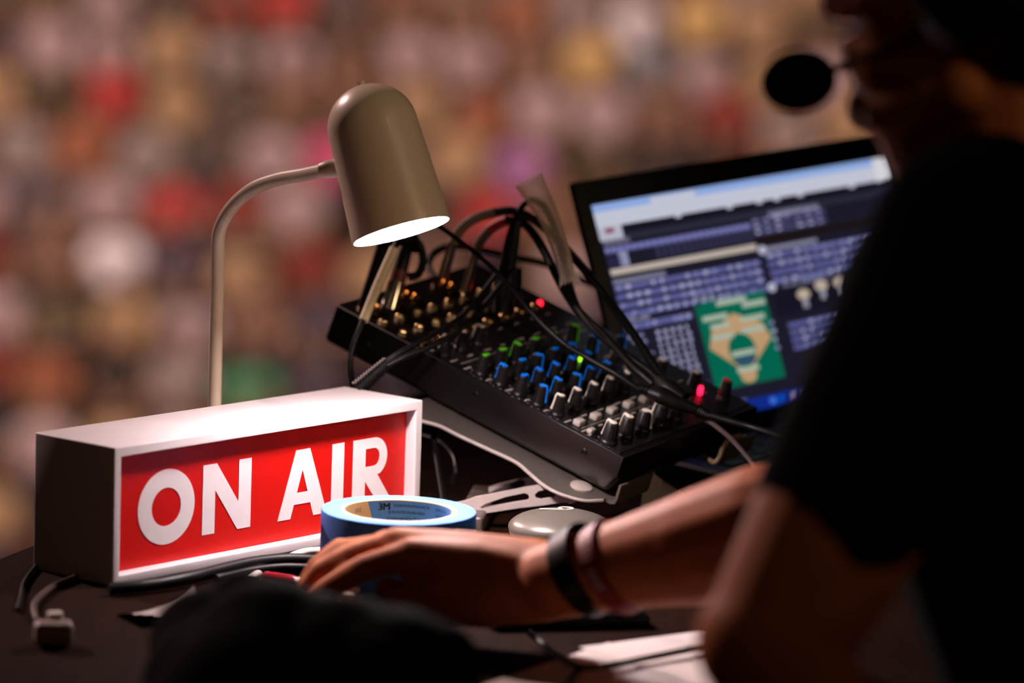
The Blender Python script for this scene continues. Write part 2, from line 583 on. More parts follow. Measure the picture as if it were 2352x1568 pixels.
# printed blue label inside the core, on the far wall
far = math.atan2(1, 0)
M_lab = mat('blue_label', (72, 150, 252), 0.6, var=0.03)
rl = TI - 0.0022
def cyl(s, z, dr=0.0):                      # label coordinates: s along the wall left->right seen from inside
    a = far - s / rl
    return V((tc0.x + (rl - dr) * math.cos(a), tc0.y + (rl - dr) * math.sin(a), TOP + z))
m = MB()
NS = 40
ztop, zbot = TH - 0.001, TH - 0.046
for i in range(NS):
    s0, s1 = -0.016 + 0.075 * i / NS, -0.016 + 0.075 * (i + 1) / NS
    b0 = zbot
    m.quad(cyl(max(s0, -0.03), b0), cyl(s1, b0), cyl(s1, ztop), cyl(s0, ztop))
t0 = [(-0.037, ztop), (-0.016, ztop), (-0.016, zbot)]
for i in range(10):
    sA, sB = -0.030 + 0.014 * i / 10, -0.030 + 0.014 * (i + 1) / 10
    zA, zB = ztop - (ztop - zbot) * (i / 10), ztop - (ztop - zbot) * ((i + 1) / 10)
    m.quad(cyl(sA, zA), cyl(sB, zB), cyl(sB, ztop), cyl(sA, ztop))
lab = m.build('label', M_lab, tape, fix=False)
tag(lab, 'blue printed label inside the core')
m = MB()
def wrap_text(m, body, size, s, z, mi=0, bold=0.0, xs=1.0):
    bm = text_mesh(body, size)
    for off in ((0, 0), (bold, 0)) if bold else ((0, 0),):
        b2 = bm.copy()
        for v in b2.verts:
            v.co = cyl(s + (v.co.x + off[0]) * xs, z + v.co.y, 0.0004)
        m.join(b2, mi=mi)
    bm.free()
wrap_text(m, '3M', 0.0088, -0.0205, TH - 0.0088, bold=0.0009)
for i, l in enumerate(['the product warranty and limited remedy. If the', 'tape does not conform, the product is defective,', 'your exclusive remedy shall be, at 3M option,', 'replacement of the product or refund of the price.', '3M will not be liable for any loss or damage arising', 'from the product regardless of the legal theory.']):
    wrap_text(m, l, 0.0048, -0.006 + (0, -0.005, -0.006, -0.004, -0.002, -0.001)[i] * 1.0, TH - 0.0062 - i * 0.0058, xs=0.36)
for i, l in enumerate(['garantie du produit et', 'recours limite. Si le', 'produit est defectueux,', 'votre seul recours sera,', 'remplacer le produit']):
    wrap_text(m, l, 0.0048, 0.0345, TH - 0.0062 - i * 0.0058, xs=0.36)
for i, l in enumerate(['SURFACES', 'removes cleanly', 'indoor and out', 'up to 14 days']):
    wrap_text(m, l, 0.0056, -0.046 + i * 0.003, TH - 0.009 - i * 0.0085, xs=0.34)
o = m.build('label_print', M_print, lab, smooth=False, fix=False)
tag(o, 'black lettering')

# ------------------------------------------------------------------ mixer
e1 = camvec(0.6, 0.194, -0.776).normalized()
e2 = camvec(0.771, -0.402, 0.495)
e2 = (e2 - e1 * e2.dot(e1)).normalized()
en = e2.cross(e1)                           # panel normal (the mixer frame is mirrored: x along, y to the front)
P2 = px(1432, 1050, 3.53)
M_mix = Matrix(((e1.x, e2.x, en.x, P2.x), (e1.y, e2.y, en.y, P2.y), (e1.z, e2.z, en.z, P2.z), (0, 0, 0, 1)))
Mi_mix = M_mix.inverted()
def ml(x, y, z):                            # photo point -> mixer coordinates on the plane local z
    return Mi_mix @ on_plane(x, y, P2 + en * z, en)
XW, XL, XH = 0.224, 0.357, 0.042
print('mixer P2 above desk', P2.z - TOP, 'en', en, 'e1', e1, 'e2', e2)
mixer = thing('audio_mixer', 'black audio mixer with blue and green tipped knobs, tilted on the aluminium stand', 'mixer', M=M_mix)
t = bmesh.new()
prof = [(0, 0), (0, -0.024), (-0.010, -XH), (-XL, -XH), (-XL + 0.005, 0.0)]
A = [t.verts.new((0, y, z)) for y, z in prof]
B = [t.verts.new((XW, y, z)) for y, z in prof]
n = len(prof)
for i in range(n):
    t.faces.new((A[i], A[(i + 1) % n], B[(i + 1) % n], B[i]))
fa = t.faces.new(A)
fb = t.faces.new(list(reversed(B)))
bmesh.ops.recalc_face_normals(t, faces=list(t.faces))
low = [e for e in t.edges if e.verts[0].co.z < -0.01 and e.verts[1].co.z < -0.01]
bmesh.ops.bevel(t, geom=low, offset=0.0065, segments=5, affect='EDGES', profile=0.5)
hi_ = [e for e in t.edges if e.verts[0].co.z > -0.0001 and e.verts[1].co.z > -0.0001]
bmesh.ops.bevel(t, geom=hi_, offset=0.0007, segments=2, affect='EDGES', profile=0.5)
m = MB()
m.join(t)
m.build('chassis', M_chass, mixer, local=True)
M_panel = mat('panel_black', (20, 17, 17), 0.35, var=0.2, scale=300)
MB().box((XW - 0.006, XL - 0.012, 0.0012), Matrix.Translation((XW / 2, -XL / 2 - 0.001, 0.0002))).build('control_panel', M_panel, mixer, local=True, smooth=False)
panel_o = mixer.children[-1] if mixer.children[-1].name.startswith('control') else [c for c in mixer.children if c.name.startswith('control')][0]
AU, BV = 0.0265, 0.0230
def knob(u, v, kind, ang, big=False, h=0.0205):
    rb, rt = (0.0082, 0.0058) if big else (0.0062, 0.0046)
    M = Matrix.Translation((u * AU, -v * BV, 0.0008)) @ Matrix.Rotation(math.radians(ang), 4, 'Z')
    m = MB()
    m.lathe([(rb + 0.0004, 0), (rb + 0.0004, h * 0.12), (rb * 0.95, h * 0.16), (rb * 0.93, h * 0.22), (rt, h - 0.0008), (rt - 0.0008, h), (0, h)], M, 24)
    for k in range(16):                     # grip flutes
        a = 2 * math.pi * k / 16
        c, s = math.cos(a), math.sin(a)
        m.tube([M @ V((rb * 0.92 * c, rb * 0.92 * s, h * 0.24)), M @ V(((rt) * c, (rt) * s, h - 0.0012))], 0.00035, 4, smooth=False)
    o = m.build('knob', M_knob, mixer, local=True)
    m = MB()
    mt = {'w': M_pw, 'b': M_pb, 'g': M_pg, 'r': M_pr}[kind]
    w = 0.0015 if not big else 0.0016
    # cap inlay and the line down the side (pointing to the rear at ang 0 = -y)
    m.lathe([(0, h), (rt * 0.62, h), (rt * 0.62, h + 0.0006), (rt * 0.4, h + 0.001), (0, h + 0.001)], M @ Matrix.Translation((0, 0, 0)) @ Matrix.Diagonal((0.95, 1.1, 1, 1)), 18)
    m.tube([M @ V((0, 0, h + 0.0004)), M @ V((0, -rt + 0.0002, h + 0.0003)), M @ V((0, -rt - 0.0005, h - 0.001)), M @ V((0, -(rb + (rt - rb) * 0.5) - 0.0002, h * 0.56)), M @ V((0, -rb * 0.93 - 0.0005, h * 0.24))], [w * 0.9, w * 0.9, w * 0.7, w * 0.75, w], 8, smooth=False)
    p = m.build('pointer', mt, o, local=True)
    tag(p, {'w': 'white pointer', 'b': 'blue pointer', 'g': 'green pointer', 'r': 'red pointer'}[kind])
    return o
U0 = 0.42
angs = {(0, 'g'): 150, (1, 'g'): 170, (2, 'g'): 12, (3, 'g'): 150}
for c in range(5):                          # channel strips, nearest first
    u = U0 + c
    knob(u, 1.15, 'w', (0, 0, 160, -30, 0)[c], big=True)
    knob(u, 3.80, 'w', (-28, -6, 4, 0, 30)[c])
    knob(u, 4.80, 'b', (160, -4, 160, 0, 0)[c])
    knob(u, 5.80, 'b', (110, 2, 0, 4, 0)[c])
    knob(u, 6.80, 'b', (-4, 110, 150, 100, 150)[c])
    knob(u, 7.85, 'g', (100, 110, 0, 100, 110)[c])
    if c < 3:
        knob(u, 9.85, 'w', (0, 8, -25)[c], h=0.019)
knob(5.9, 7.9, 'g', 160)
knob(5.9, 6.8, 'b', 170)
knob(6.9, 6.2, 'b', 170)
knob(6.95, 4.0, 'w', 5, h=0.017)
LK = ml(1590, 900, 0.0)
knob(LK.x / AU, -LK.y / BV, 'w', 0)
LK = ml(1660, 920, 0.0)
knob(LK.x / AU, -LK.y / BV, 'r', 8, h=0.021)
M_btn = mat('grey_button', (176, 168, 160), 0.45, var=0.03)
for c in range(5):
    MB().rbox((0.0105, 0.0085, 0.0062), Matrix.Translation(((U0 + c + 0.12) * AU, -2.78 * BV, 0.0035)), 0.0016).build('button', M_btn, mixer, local=True)
MB().rbox((0.008, 0.006, 0.005), Matrix.Translation(((U0 + 0.0) * AU, -2.05 * BV, 0.003)), 0.0014).build('button', M_btn, mixer, local=True)
# jack sockets at the rear
for r in range(3):
    for c in range(8):
        u, v = U0 + c * 0.98, 11.0 + r * 1.05
        M = Matrix.Translation((u * AU, -v * BV, 0.0008))
        m = MB()
        m.lathe([(0.0062, 0), (0.0062, 0.002), (0.0052, 0.0026), (0.0046, 0.0036), (0.0036, 0.0036), (0.0034, 0.001), (0, 0.001)], M, 6 if r else 18)
        o = m.build('jack_socket', M_goldlit, mixer, local=True)
for c in range(3):                          # round microphone sockets, rearmost
    M = Matrix.Translation(((0.9 + c * 2.2) * AU, -14.35 * BV, 0.0006))
    m = MB()
    m.lathe([(0.0125, 0), (0.0125, 0.002), (0.0105, 0.003), (0.0098, 0.001), (0, 0.001)], M, 28)
    for k in range(3):
        a = math.radians(90 + 120 * k)
        m.lathe([(0.0012, 0.001), (0.0012, 0.004), (0, 0.0045)], M @ Matrix.Translation((0.005 * math.cos(a), 0.005 * math.sin(a), 0)), 8)
    m.build('microphone_socket', M_goldlit, mixer, local=True)
# side screws
for X, Y in ((1093, 906), (1341, 1037), (845, 790)):
    p = Mi_mix @ on_plane(X, Y, P2, e1)
    M = Matrix.Translation((0.0, p.y, p.z)) @ Matrix.Rotation(math.radians(-90), 4, 'Y')
    m = MB()
    m.lathe([(0.0036, -0.0002), (0.0036, 0.0006), (0.0026, 0.0014), (0.0012, 0.0014), (0.001, 0.0005), (0, 0.0005)], M, 20)
    m.build('screw', M_black, mixer, local=True)
# indicator lamps
def led(X, Y, rgb, st, r=0.0022, z=0.004):
    p = ml(X, Y, z)
    M = Matrix.Translation((p.x, p.y, 0.0008))
    mm = mat('led_%d_%d_%d' % rgb, rgb, 0.3, var=0, emit=rgb, strength=st)
    m = MB()
    m.lathe([(r, 0), (r, z - 0.001), (r * 0.7, z), (0, z + 0.0006)], M, 14)
    o = m.build('indicator_light', mm, mixer, local=True)
    return o
tag(led(1241, 693, (255, 24, 50), 5.0, 0.0026), 'glowing red indicator light')
tag(led(1610, 889, (255, 22, 60), 5.0, 0.0026, 0.008), 'glowing red indicator light near the front')
tag(led(1334, 822, (150, 230, 0), 2.2, 0.0022), 'glowing green indicator light')
# panel print: short white legends beside the knobs
m = MB()
random.seed(3)
for c in range(8):
    for v in (1.95, 2.3, 3.2, 4.3, 5.3, 6.3, 7.35, 8.5, 9.25, 10.35):
        u = U0 + c
        for k in range(random.choice((3, 4, 5))):
            x = (u - 0.2) * AU + k * 0.0022
            m.box((0.0013, 0.0019, 0.0002), Matrix.Translation((x, -v * BV, 0.0009)))
for c in range(8):
    for v in (1.15, 3.8, 4.8, 5.8, 6.8, 7.85):
        for k in range(7):
            a = math.radians(-130 + 260 * k / 6)
            r_ = 0.0098 if v != 1.15 else 0.0112
            m.box((0.0006, 0.0014, 0.0002), Matrix.Translation(((U0 + c) * AU + r_ * math.sin(a), -v * BV - r_ * math.cos(a), 0.0009)) @ Matrix.Rotation(-a, 4, 'Z'))
for v in (8.9, 2.5):
    m.box((XW - 0.02, 0.0005, 0.0002), Matrix.Translation((XW / 2, -v * BV, 0.0009)))
tag(m.build('panel_print', mat('white_print', (190, 182, 172), 0.5, var=0.05), panel_o, local=True, smooth=False), 'small white printed legends')
for x in (0.02, XW - 0.02):
    for y in (-0.03, -XL + 0.04):
        MB().lathe([(0, -XH - 0.004), (0.007, -XH - 0.004), (0.008, -XH + 0.001), (0, -XH + 0.001)], Matrix.Translation((x, y, 0)), 18).build('rubber_foot', M_rubber, mixer, local=True)

# ------------------------------------------------------------------ aluminium stand under the mixer
ZS = -XH - 0.004
stand = thing('mixer_stand', 'silver aluminium folding stand holding the mixer up at a slant', 'stand', M=M_mix)
near = [ml(x, y, ZS) for x, y in ((900, 940), (968, 963), (1010, 975), (1060, 1000), (1130, 1032), (1185, 1058), (1215, 1082), (1245, 1108), (1275, 1126), (1310, 1139), (1345, 1147), (1385, 1146))]
near = [(p.x, p.y) for p in catmull([V((p.x, p.y, 0)) for p in near], 4)]
fx = 0.055
ymax = near[-1][1]
lp = near + [(near[-1][0] + 0.012, ymax + 0.002), (fx * 0.9, ymax + 0.002), (fx, ymax - 0.01), (fx, near[0][1])]
m = MB()
m.plate([lp], 0.003, Matrix.Translation((0, 0, ZS - 0.003)))
arm = m.build('support_arm', M_alu, stand, local=True)
mirror = [(XW - x, y) for x, y in lp]
m = MB()
m.plate([mirror], 0.003, Matrix.Translation((0, 0, ZS - 0.003)))
arm2 = m.build('support_arm', M_alu, stand, local=True)
M_edge = mat('polished_edge_highlight', (226, 214, 206), 0.3, metal=0.4, var=0.02)  # polished rim of the arms, edge highlight put into its pale colour
for ar, pts_ in ((arm, near), (arm2, [(XW - x, y) for x, y in near])):
    MB().tube([V((x, y, ZS - 0.0014)) for x, y in pts_], 0.0017, 8, 2).build('edge', M_edge, ar, local=True)
for ar, sgnx in ((arm, 0), (arm2, 1)):
    x0 = near[-1][0] + 0.004
    w = fx - x0 - 0.004
    xc = x0 + w / 2
    if sgnx:
        xc = XW - xc
    m = MB()
    lip = [(ymax - 0.006, ZS - 0.0030), (ymax + 0.006, ZS - 0.0032), (ymax + 0.011, ZS - 0.001), (ymax + 0.0125, ZS + 0.004), (ymax + 0.013, ZS + 0.019), (ymax + 0.0105, ZS + 0.019), (ymax + 0.010, ZS + 0.0045), (ymax + 0.008, ZS + 0.001), (ymax + 0.005, ZS - 0.0001), (ymax - 0.006, ZS)]
    Mx = Matrix(((0, 0, 1, xc - w / 2), (1, 0, 0, 0), (0, 1, 0, 0), (0, 0, 0, 1)))
    m.plate([lip], w, Mx)
    m.build('front_lip', M_alu, ar, local=True)
pp = ml(1335, 1118, ZS)
for ar, s in ((arm, 0), (arm2, 1)):
    m = MB()
    m.lathe([(0, 0), (0.0105, 0), (0.0105, 0.0012), (0.0095, 0.002), (0, 0.002)], Matrix.Translation((pp.x if not s else XW - pp.x, pp.y, ZS)), 32)
    tag(m.build('pad', mat('grey_silicone', (168, 158, 150), 0.6, var=0.04), ar, local=True), 'round grey silicone pad')
# slotted legs down to the desk
PV = px(1322, 1140, proj(M_mix @ V((pp.x - 0.012, pp.y, ZS - 0.01)))[2])
ft = pz(1040, 1200, 0.004)
dirh = (ft - PV)
dirh.z = 0
dirh.normalize()
nl = V((0, 0, 1)).cross(dirh).normalized()
def lp2(x, y):
    p = on_plane(x, y, PV, nl) - PV
    return p.dot(dirh), p.z
def c6(pts):
    return [lp2(960 + x / 4.2, 900 + y / 4.2) for x, y in pts]
outer = c6([(1290, 905), (1240, 882), (1000, 925), (690, 985), (560, 1008), (480, 1040), (300, 1085), (150, 1120), (60, 1150), (60, 1235), (180, 1225), (560, 1178), (800, 1140), (1000, 1110), (1200, 1088), (1330, 1068), (1430, 1062), (1470, 1072), (1520, 1060), (1535, 1035), (1500, 1010), (1400, 975)])
h1 = c6([(600, 1105), (660, 1070), (850, 1005), (1030, 968), (1065, 980), (1078, 1010), (1060, 1040), (900, 1065), (700, 1100), (620, 1118)])
h2 = c6([(1165, 950), (1290, 925), (1330, 945), (1336, 985), (1310, 1010), (1180, 1032), (1140, 1015), (1128, 985)])
Ml = Matrix(((dirh.x, 0, nl.x, PV.x), (dirh.y, 0, nl.y, PV.y), (0, 1, 0, PV.z), (0, 0, 0, 1)))
print('leg outline', [tuple(round(v, 3) for v in p) for p in outer][:3], 'foot z', min(p[1] for p in outer) + PV.z - TOP)
for off in (0, 1):
    m = MB()
    Mo = Matrix.Translation(e1 * (0.10 * off)) @ Ml
    m.plate([outer, h1, h2], 0.006, Mo @ Matrix.Translation((0, 0, -0.003)))
    leg = m.build('leg', mat('satin_aluminium', (206, 192, 186), 0.45, metal=0.15, var=0.05, scale=90), stand)
zmin = min(p[1] for p in outer) + PV.z
xmax = max(p[0] for p in outer)
fp = PV + dirh * (xmax - 0.02)
zb = TOP + 0.001
MB().rbox((0.026, 0.16, max(0.008, zmin - zb + 0.014)), Matrix.Translation(V((fp.x, fp.y, (zb + zmin + 0.012) / 2)) + V((e1.x, e1.y, 0)) * 0.05) @ Matrix(((dirh.x, nl.x, 0, 0), (dirh.y, nl.y, 0, 0), (0, 0, 1, 0), (0, 0, 0, 1))), 0.003).build('foot_bar', M_alu, stand)
# rear strut carrying the back of the arms
bk = M_mix @ V((0.03, near[0][1] - 0.02, ZS - 0.003))
MB().tube([fp + V((0, 0, zmin - fp.z + 0.006)), (fp + V((0, 0, zmin - fp.z + 0.006))) * 0.5 + bk * 0.5, bk], 0.003, 10).build('rear_strut', M_black, stand)
MB().tube([px(1062, 1172, 3.60), px(1150, 1128, 3.63), px(1250, 1088, 3.66)], 0.0036, 10, 4).build('rear_strut', mat('grey_steel', (96, 86, 80), 0.4, metal=0.6), stand)

# ------------------------------------------------------------------ laptop
phi = math.radians(38)
LXd = V((math.cos(phi), math.sin(phi), 0.088)).normalized()    # its right side is propped up a little
LBk = V((-math.sin(phi), math.cos(phi), 0))
beta = math.radians(20)
LNb = LXd.cross(LBk).normalized()
LUp = (LNb * math.cos(beta) + LBk * math.sin(beta)).normalized()
LN = LXd.cross(LUp).normalized()             # out of the screen
if LN.y > 0:
    LN = -LN
TL = px(1358, 472, 3.90)
def scr(x, y):
    p = on_plane(x, y, TL, LN) - TL
    return p.dot(LXd), -p.dot(LUp)
W_s = scr(2041, 364)[0]
H_s = scr(1755, 910)[1]
H_s = max(H_s, W_s * 0.58)
print('screen', W_s, H_s, 'slope check', scr(2041, 364), scr(1755, 910), scr(1487, 840))
def sp(u, v, off=0.0):
    return TL + LXd * (u * W_s) - LUp * (v * H_s) + LN * off
bz = 0.017
hinge_mid = sp(0.5, 1) - LUp * bz
print('hinge above desk', hinge_mid.z - TOP)
lap_base = V((hinge_mid.x, hinge_mid.y, hinge_mid.z - 0.022))
ML0 = Matrix(((LXd.x, LBk.x, LNb.x, 0), (LXd.y, LBk.y, LNb.y, 0), (LXd.z, LBk.z, LNb.z, 0), (0, 0, 0, 1)))
laptop = thing('laptop', 'open black laptop showing baseball statistics, behind the mixer', 'laptop', lap_base)
LW = W_s + 0.034
bd = 0.25
cb = lap_base - LBk * (bd / 2 - 0.004) + LNb * 0.011
MB().rbox((LW, bd, 0.022), Matrix.Translation(cb) @ ML0, 0.004).build('keyboard_base', M_black, laptop)
Ms = Matrix(((LXd.x, LUp.x, LN.x, 0), (LXd.y, LUp.y, LN.y, 0), (LXd.z, LUp.z, LN.z, 0), (0, 0, 0, 1)))
lc = sp(0.5, 0.5) - LN * 0.0055 - LUp * 0.0 + LUp * 0.003
lid = MB().rbox((LW, H_s + 0.048, 0.008), Matrix.Translation(lc) @ Ms, 0.0035).build('lid', M_black, laptop)
m = MB()
for i in range(15):
    for j in range(5):
        m.rbox((LW * 0.052, 0.0155, 0.003), Matrix.Translation(cb + LNb * 0.0118 + LXd * (LW * 0.9 * ((i + 0.5) / 15 - 0.5)) + LBk * (bd * 0.36 - j * 0.019)) @ ML0, 0.001, seg=1)
m.build('keys', mat('key_black', (22, 22, 24), 0.5), laptop)
MB().rbox((0.10, 0.06, 0.001), Matrix.Translation(cb + LNb * 0.0113 - LBk * (bd * 0.3)) @ ML0, 0.0004).build('touchpad', mat('touchpad_grey', (30, 30, 32), 0.3), laptop)
MB().tube([sp(0.1, 1.05, -0.004), sp(0.9, 1.05, -0.004)], 0.007, 12, smooth=False).build('hinge', M_black, laptop)
# what the screen shows
SM, SI = [], {}
def scol(rgb, st=0.85):
    if rgb not in SI:
        SI[rgb] = len(SM)
        SM.append(mat('screen_%d_%d_%d' % rgb, (2, 2, 2), 0.35, var=0, emit=rgb, strength=st, spec=0.2))
    return SI[rgb]
m = MB()
lay = [0]
def place(pts):                              # column layout of the page
    cu = sum(p[0] for p in pts) / len(pts)
    cv = sum(p[1] for p in pts) / len(pts)
    if cv > 0.945 or (cu == 0.5 and cv == 0.5):
        return pts
    if 0.345 <= cu <= 0.605 and cv >= 0.545:
        return [(0.24 + (u - 0.345) * 0.905, 0.487 + (v - 0.565) * 1.04) for u, v in pts]
    if cv < 0.175:
        return [(u, v * 0.97) for u, v in pts]
    if cu <= 0.345 and cv >= 0.57:
        return [(u * 0.70 - 0.006, 0.50 + (v - 0.575) * 1.1) for u, v in pts]
    if cu < 0.54:
        return [(u * 0.935 - 0.012, v * 0.905) for u, v in pts]
    return [(u - 0.063, v * 0.935) for u, v in pts]
def ui(u0, v0, u1, v1, rgb, L=1):
    o = 0.0002 + 0.00012 * L
    (u0, v0), (u1, v1) = place([(u0, v0), (u1, v1)])
    m.quad(sp(u0, v1, o), sp(u1, v1, o), sp(u1, v0, o), sp(u0, v0, o), scol(rgb))
def uipoly(pts, rgb, L=2):
    o = 0.0002 + 0.00012 * L
    f = m.bm.faces.new([m.bm.verts.new(sp(u, v, o)) for u, v in place(pts)])
    f.material_index = scol(rgb)
NAVY, LIL, PALE, DK = (30, 28, 44), (96, 96, 156), (178, 178, 214), (18, 16, 26)
ui(0, 0, 1, 1, NAVY, 0)
ui(0, 0, 1, 0.035, (150, 180, 236))
ui(0.185, 0.008, 0.33, 0.045, (206, 208, 224), 2)
ui(0, 0.035, 1, 0.105, (206, 208, 226))
ui(0.0, 0.1, 0.075, 0.165, (190, 190, 208))
ui(0.022, 0.11, 0.05, 0.135, (150, 90, 110), 2)
ui(0.94, 0.0, 1, 0.11, (226, 224, 232), 2)
ui(0.08, 0.105, 0.93, 0.145, (24, 22, 36))
ui(0.08, 0.145, 1, 0.175, (44, 44, 60))
for u in (0.25, 0.42, 0.52, 0.58, 0.66, 0.84):
    ui(u, 0.105, u + 0.02, 0.117, (200, 200, 215), 2)
random.seed(5)
def table(u0, v0, u1, rows, rh, base=LIL, gap=0.35, ticks=0, bg=None, ncol=0):
    for r in range(rows):
        v = v0 + r * rh
        ui(u0, v, u1, v + rh * (1 - gap), base)
        k = ncol or int((u1 - u0) / 0.03)
        for c in range(k):
            if random.random() < 0.75:
                u = u0 + (u1 - u0) * (c + 0.2) / k
                ui(u, v + rh * 0.1, u + (u1 - u0) / k * random.uniform(0.3, 0.62), v + rh * 0.5, PALE if random.random() < 0.55 else (138, 138, 190), 2)
            if random.random() < 0.45:
                u = u0 + (u1 - u0) * (c + 0.5) / k
                ui(u, v + rh * 0.55, u + (u1 - u0) / k * 0.5, v + rh * 0.95, (34, 32, 50), 2)
ui(0.02, 0.175, 0.11, 0.2, (110, 110, 130))
ui(0.02, 0.21, 0.53, 0.24, LIL)
for c in range(22):
    ui(0.02 + c * 0.0232, 0.214, 0.032 + c * 0.0232, 0.232, (140, 140, 196), 2)
ui(0.06, 0.24, 0.09, 0.31, (150, 150, 185))
ui(0.02, 0.255, 0.07, 0.31, (40, 38, 70))
for c in range(15):
    ui(0.19 + c * 0.023, 0.238, 0.198 + c * 0.023, 0.30, (66, 64, 100))
ui(0.02, 0.315, 0.53, 0.345, (196, 182, 172), 2)
ui(0.02, 0.365, 0.2, 0.39, (120, 120, 145))
table(0.02, 0.395, 0.53, 4, 0.043)
ui(0.55, 0.16, 0.72, 0.185, (150, 150, 178))
table(0.55, 0.19, 0.80, 3, 0.028, (70, 68, 104), 0.2, ncol=7)
ui(0.55, 0.28, 1.0, 0.31, (30, 20, 16), 2)
ui(0.57, 0.33, 0.75, 0.35, (140, 140, 165))
table(0.57, 0.36, 1.0, 4, 0.041)
for v in (0.34, 0.52):
    uipoly([(0.563 + 0.014 * math.cos(a * 0.5236), v + 0.022 * math.sin(a * 0.5236)) for a in range(12)], (190, 190, 215), 3)
ui(0.6, 0.51, 0.76, 0.53, (110, 110, 135))
ui(0.56, 0.54, 1.0, 0.66, (24, 22, 38))
for u, v in ((0.66, 0.58), (0.725, 0.555), (0.79, 0.555)):
    uipoly([(u + 0.022 * math.cos(a * 0.5236), v + 0.026 * math.sin(a * 0.5236)) for a in range(12)], (196, 178, 160), 2)
    ui(u - 0.009, v + 0.02, u + 0.009, v + 0.065, (150, 150, 165), 3)
table(0.585, 0.70, 0.84, 4, 0.036)
ui(0.02, 0.575, 0.14, 0.595, (120, 120, 145))
table(0.02, 0.60, 0.33, 1, 0.04)
for r in range(8):
    v = 0.645 + r * 0.026
    ui(0.02, v, random.uniform(0.08, 0.12), v + 0.013, (130, 130, 170), 2)
    for c in range(5):
        ui(0.15 + c * 0.034, v, 0.15 + c * 0.034 + random.choice((0.012, 0.018)), v + 0.016, (168, 168, 205), 2)
table(0.20, 0.88, 0.33, 3, 0.03)
ui(0.35, 0.545, 0.42, 0.562, (150, 150, 175))
G, SND, BAR = (0, 106, 82), (198, 160, 118), (176, 190, 172)
ui(0.345, 0.565, 0.60, 0.945, G, 1)
uipoly([(0.47, 0.64), (0.565, 0.70), (0.585, 0.77), (0.50, 0.87), (0.445, 0.87), (0.36, 0.77), (0.38, 0.70)], SND, 2)
uipoly([(0.472 + 0.05 * math.cos(a * 0.5236), 0.80 + 0.075 * math.sin(a * 0.5236)) for a in range(12)], G, 3)
uipoly([(0.472 + 0.03 * math.cos(a * 0.5236), 0.905 + 0.035 * math.sin(a * 0.5236)) for a in range(12)], SND, 3)
for u, v, w in ((0.42, 0.578, 0.11), (0.36, 0.633, 0.09), (0.51, 0.605, 0.085), (0.38, 0.672, 0.07), (0.49, 0.664, 0.09), (0.375, 0.718, 0.08), (0.485, 0.712, 0.085), (0.43, 0.80, 0.085), (0.435, 0.87, 0.08)):
    ui(u, v, u + w, v + 0.022, BAR, 4)
ui(0.44, 0.835, 0.51, 0.855, (60, 70, 120), 4)
ui(0.61, 0.85, 0.84, 0.93, (34, 28, 30))
ui(0, 0.945, 1, 1, (16, 44, 140), 2)
for u, rgb in ((0.40, (60, 110, 220)), (0.43, (0, 80, 190)), (0.475, (170, 150, 190)), (0.51, (110, 110, 190)), (0.56, (140, 50, 110))):
    ui(u, 0.957, u + 0.022, 0.988, rgb, 3)
scr_o = m.build('screen', SM, lid, smooth=False, fix=False)
tag(scr_o, 'lit screen with tables and a green ballpark diagram')
# the low black riser under its right half
rz = cb.z + LXd.z * LW * 0.22 - 0.0125 - TOP
print('riser', rz, 'left end', cb.z - LXd.z * LW * 0.5 - 0.011 - TOP)
if rz > 0.008:
    rb_ = cb + LXd * (LW * 0.25)
    rb_.z = TOP + rz / 2 + 0.0002
    MLz = Matrix(((math.cos(phi), LBk.x, 0, 0), (math.sin(phi), LBk.y, 0, 0), (0, 0, 1, 0), (0, 0, 0, 1)))
    o = MB().rbox((LW * 0.1, bd * 0.8, rz - 0.0004), Matrix.Translation(rb_) @ MLz, 0.004).build('laptop_riser', M_black)
    tag(o, 'low black riser propping up the right side of the laptop', 'riser')

# ------------------------------------------------------------------ headphones by the stand
hc = pz(1288, 1222, 0.024)
hp = thing('headphones', 'grey headphones with a lowercase b on the ear cup, behind the wrist', 'headphones', (hc.x, hc.y, TOP))
M_hp = mat('satin_grey', (104, 99, 91), 0.35, metal=0.2, var=0.03)
m = MB()
prf = [(0.040, 0.0), (0.046, 0.004), (0.0475, 0.010)]
for k in range(1, 11):
    a = math.pi / 2 * k / 10
    prf.append((0.0475 * math.cos(a), 0.010 + 0.0165 * math.sin(a)))
prf[-1] = (0, 0.0265)
Mh = Matrix.Translation((hc.x, hc.y, TOP + 0.018))
m.lathe(prf, Mh, 56)
cup = m.build('ear_cup', M_hp, hp)
m = MB()
m.lathe([(0, -0.0175), (0.030, -0.0175), (0.040, -0.014), (0.042, -0.006), (0.040, 0.0005), (0, 0.0005)], Mh, 40)
m.build('ear_cushion', M_rubber, hp)
m = MB()
Mb = Mh @ Matrix.Translation((-0.004, 0.008, 0.0262)) @ Matrix.Rotation(math.radians(3), 4, 'Z')
m.plate([ell(0.008, 0, 0.0072, 0.0072, 28), ell(0.008, 0, 0.0042, 0.0042, 24)], 0.0006, Mb)
m.plate([[(-0.016, -0.0072), (0.008, -0.0072), (0.008, -0.0044), (-0.016, -0.0044)]], 0.0006, Mb)
tag(m.build('ear_cup_mark', mat('mark_white', (236, 228, 214), 0.4, var=0.01), cup), 'white letter b')
hb = [hc + V((0.035, -0.005, -0.008)), hc + V((0.055, -0.045, -0.004)), hc + V((0.075, -0.10, -0.006)), hc + V((0.115, -0.125, -0.006)), hc + V((0.15, -0.10, -0.006)), hc + V((0.145, -0.04, -0.006))]
MB().tube(hb, 0.007, 12, flat=(1.0, 0.6)).build('headband', M_hp, hp)
h2c = hc + V((0.112, 0.008, 0))
m = MB()
m.lathe(prf, Matrix.Translation((h2c.x, h2c.y, TOP + 0.018)), 40)
m.build('ear_cup', M_hp, hp)
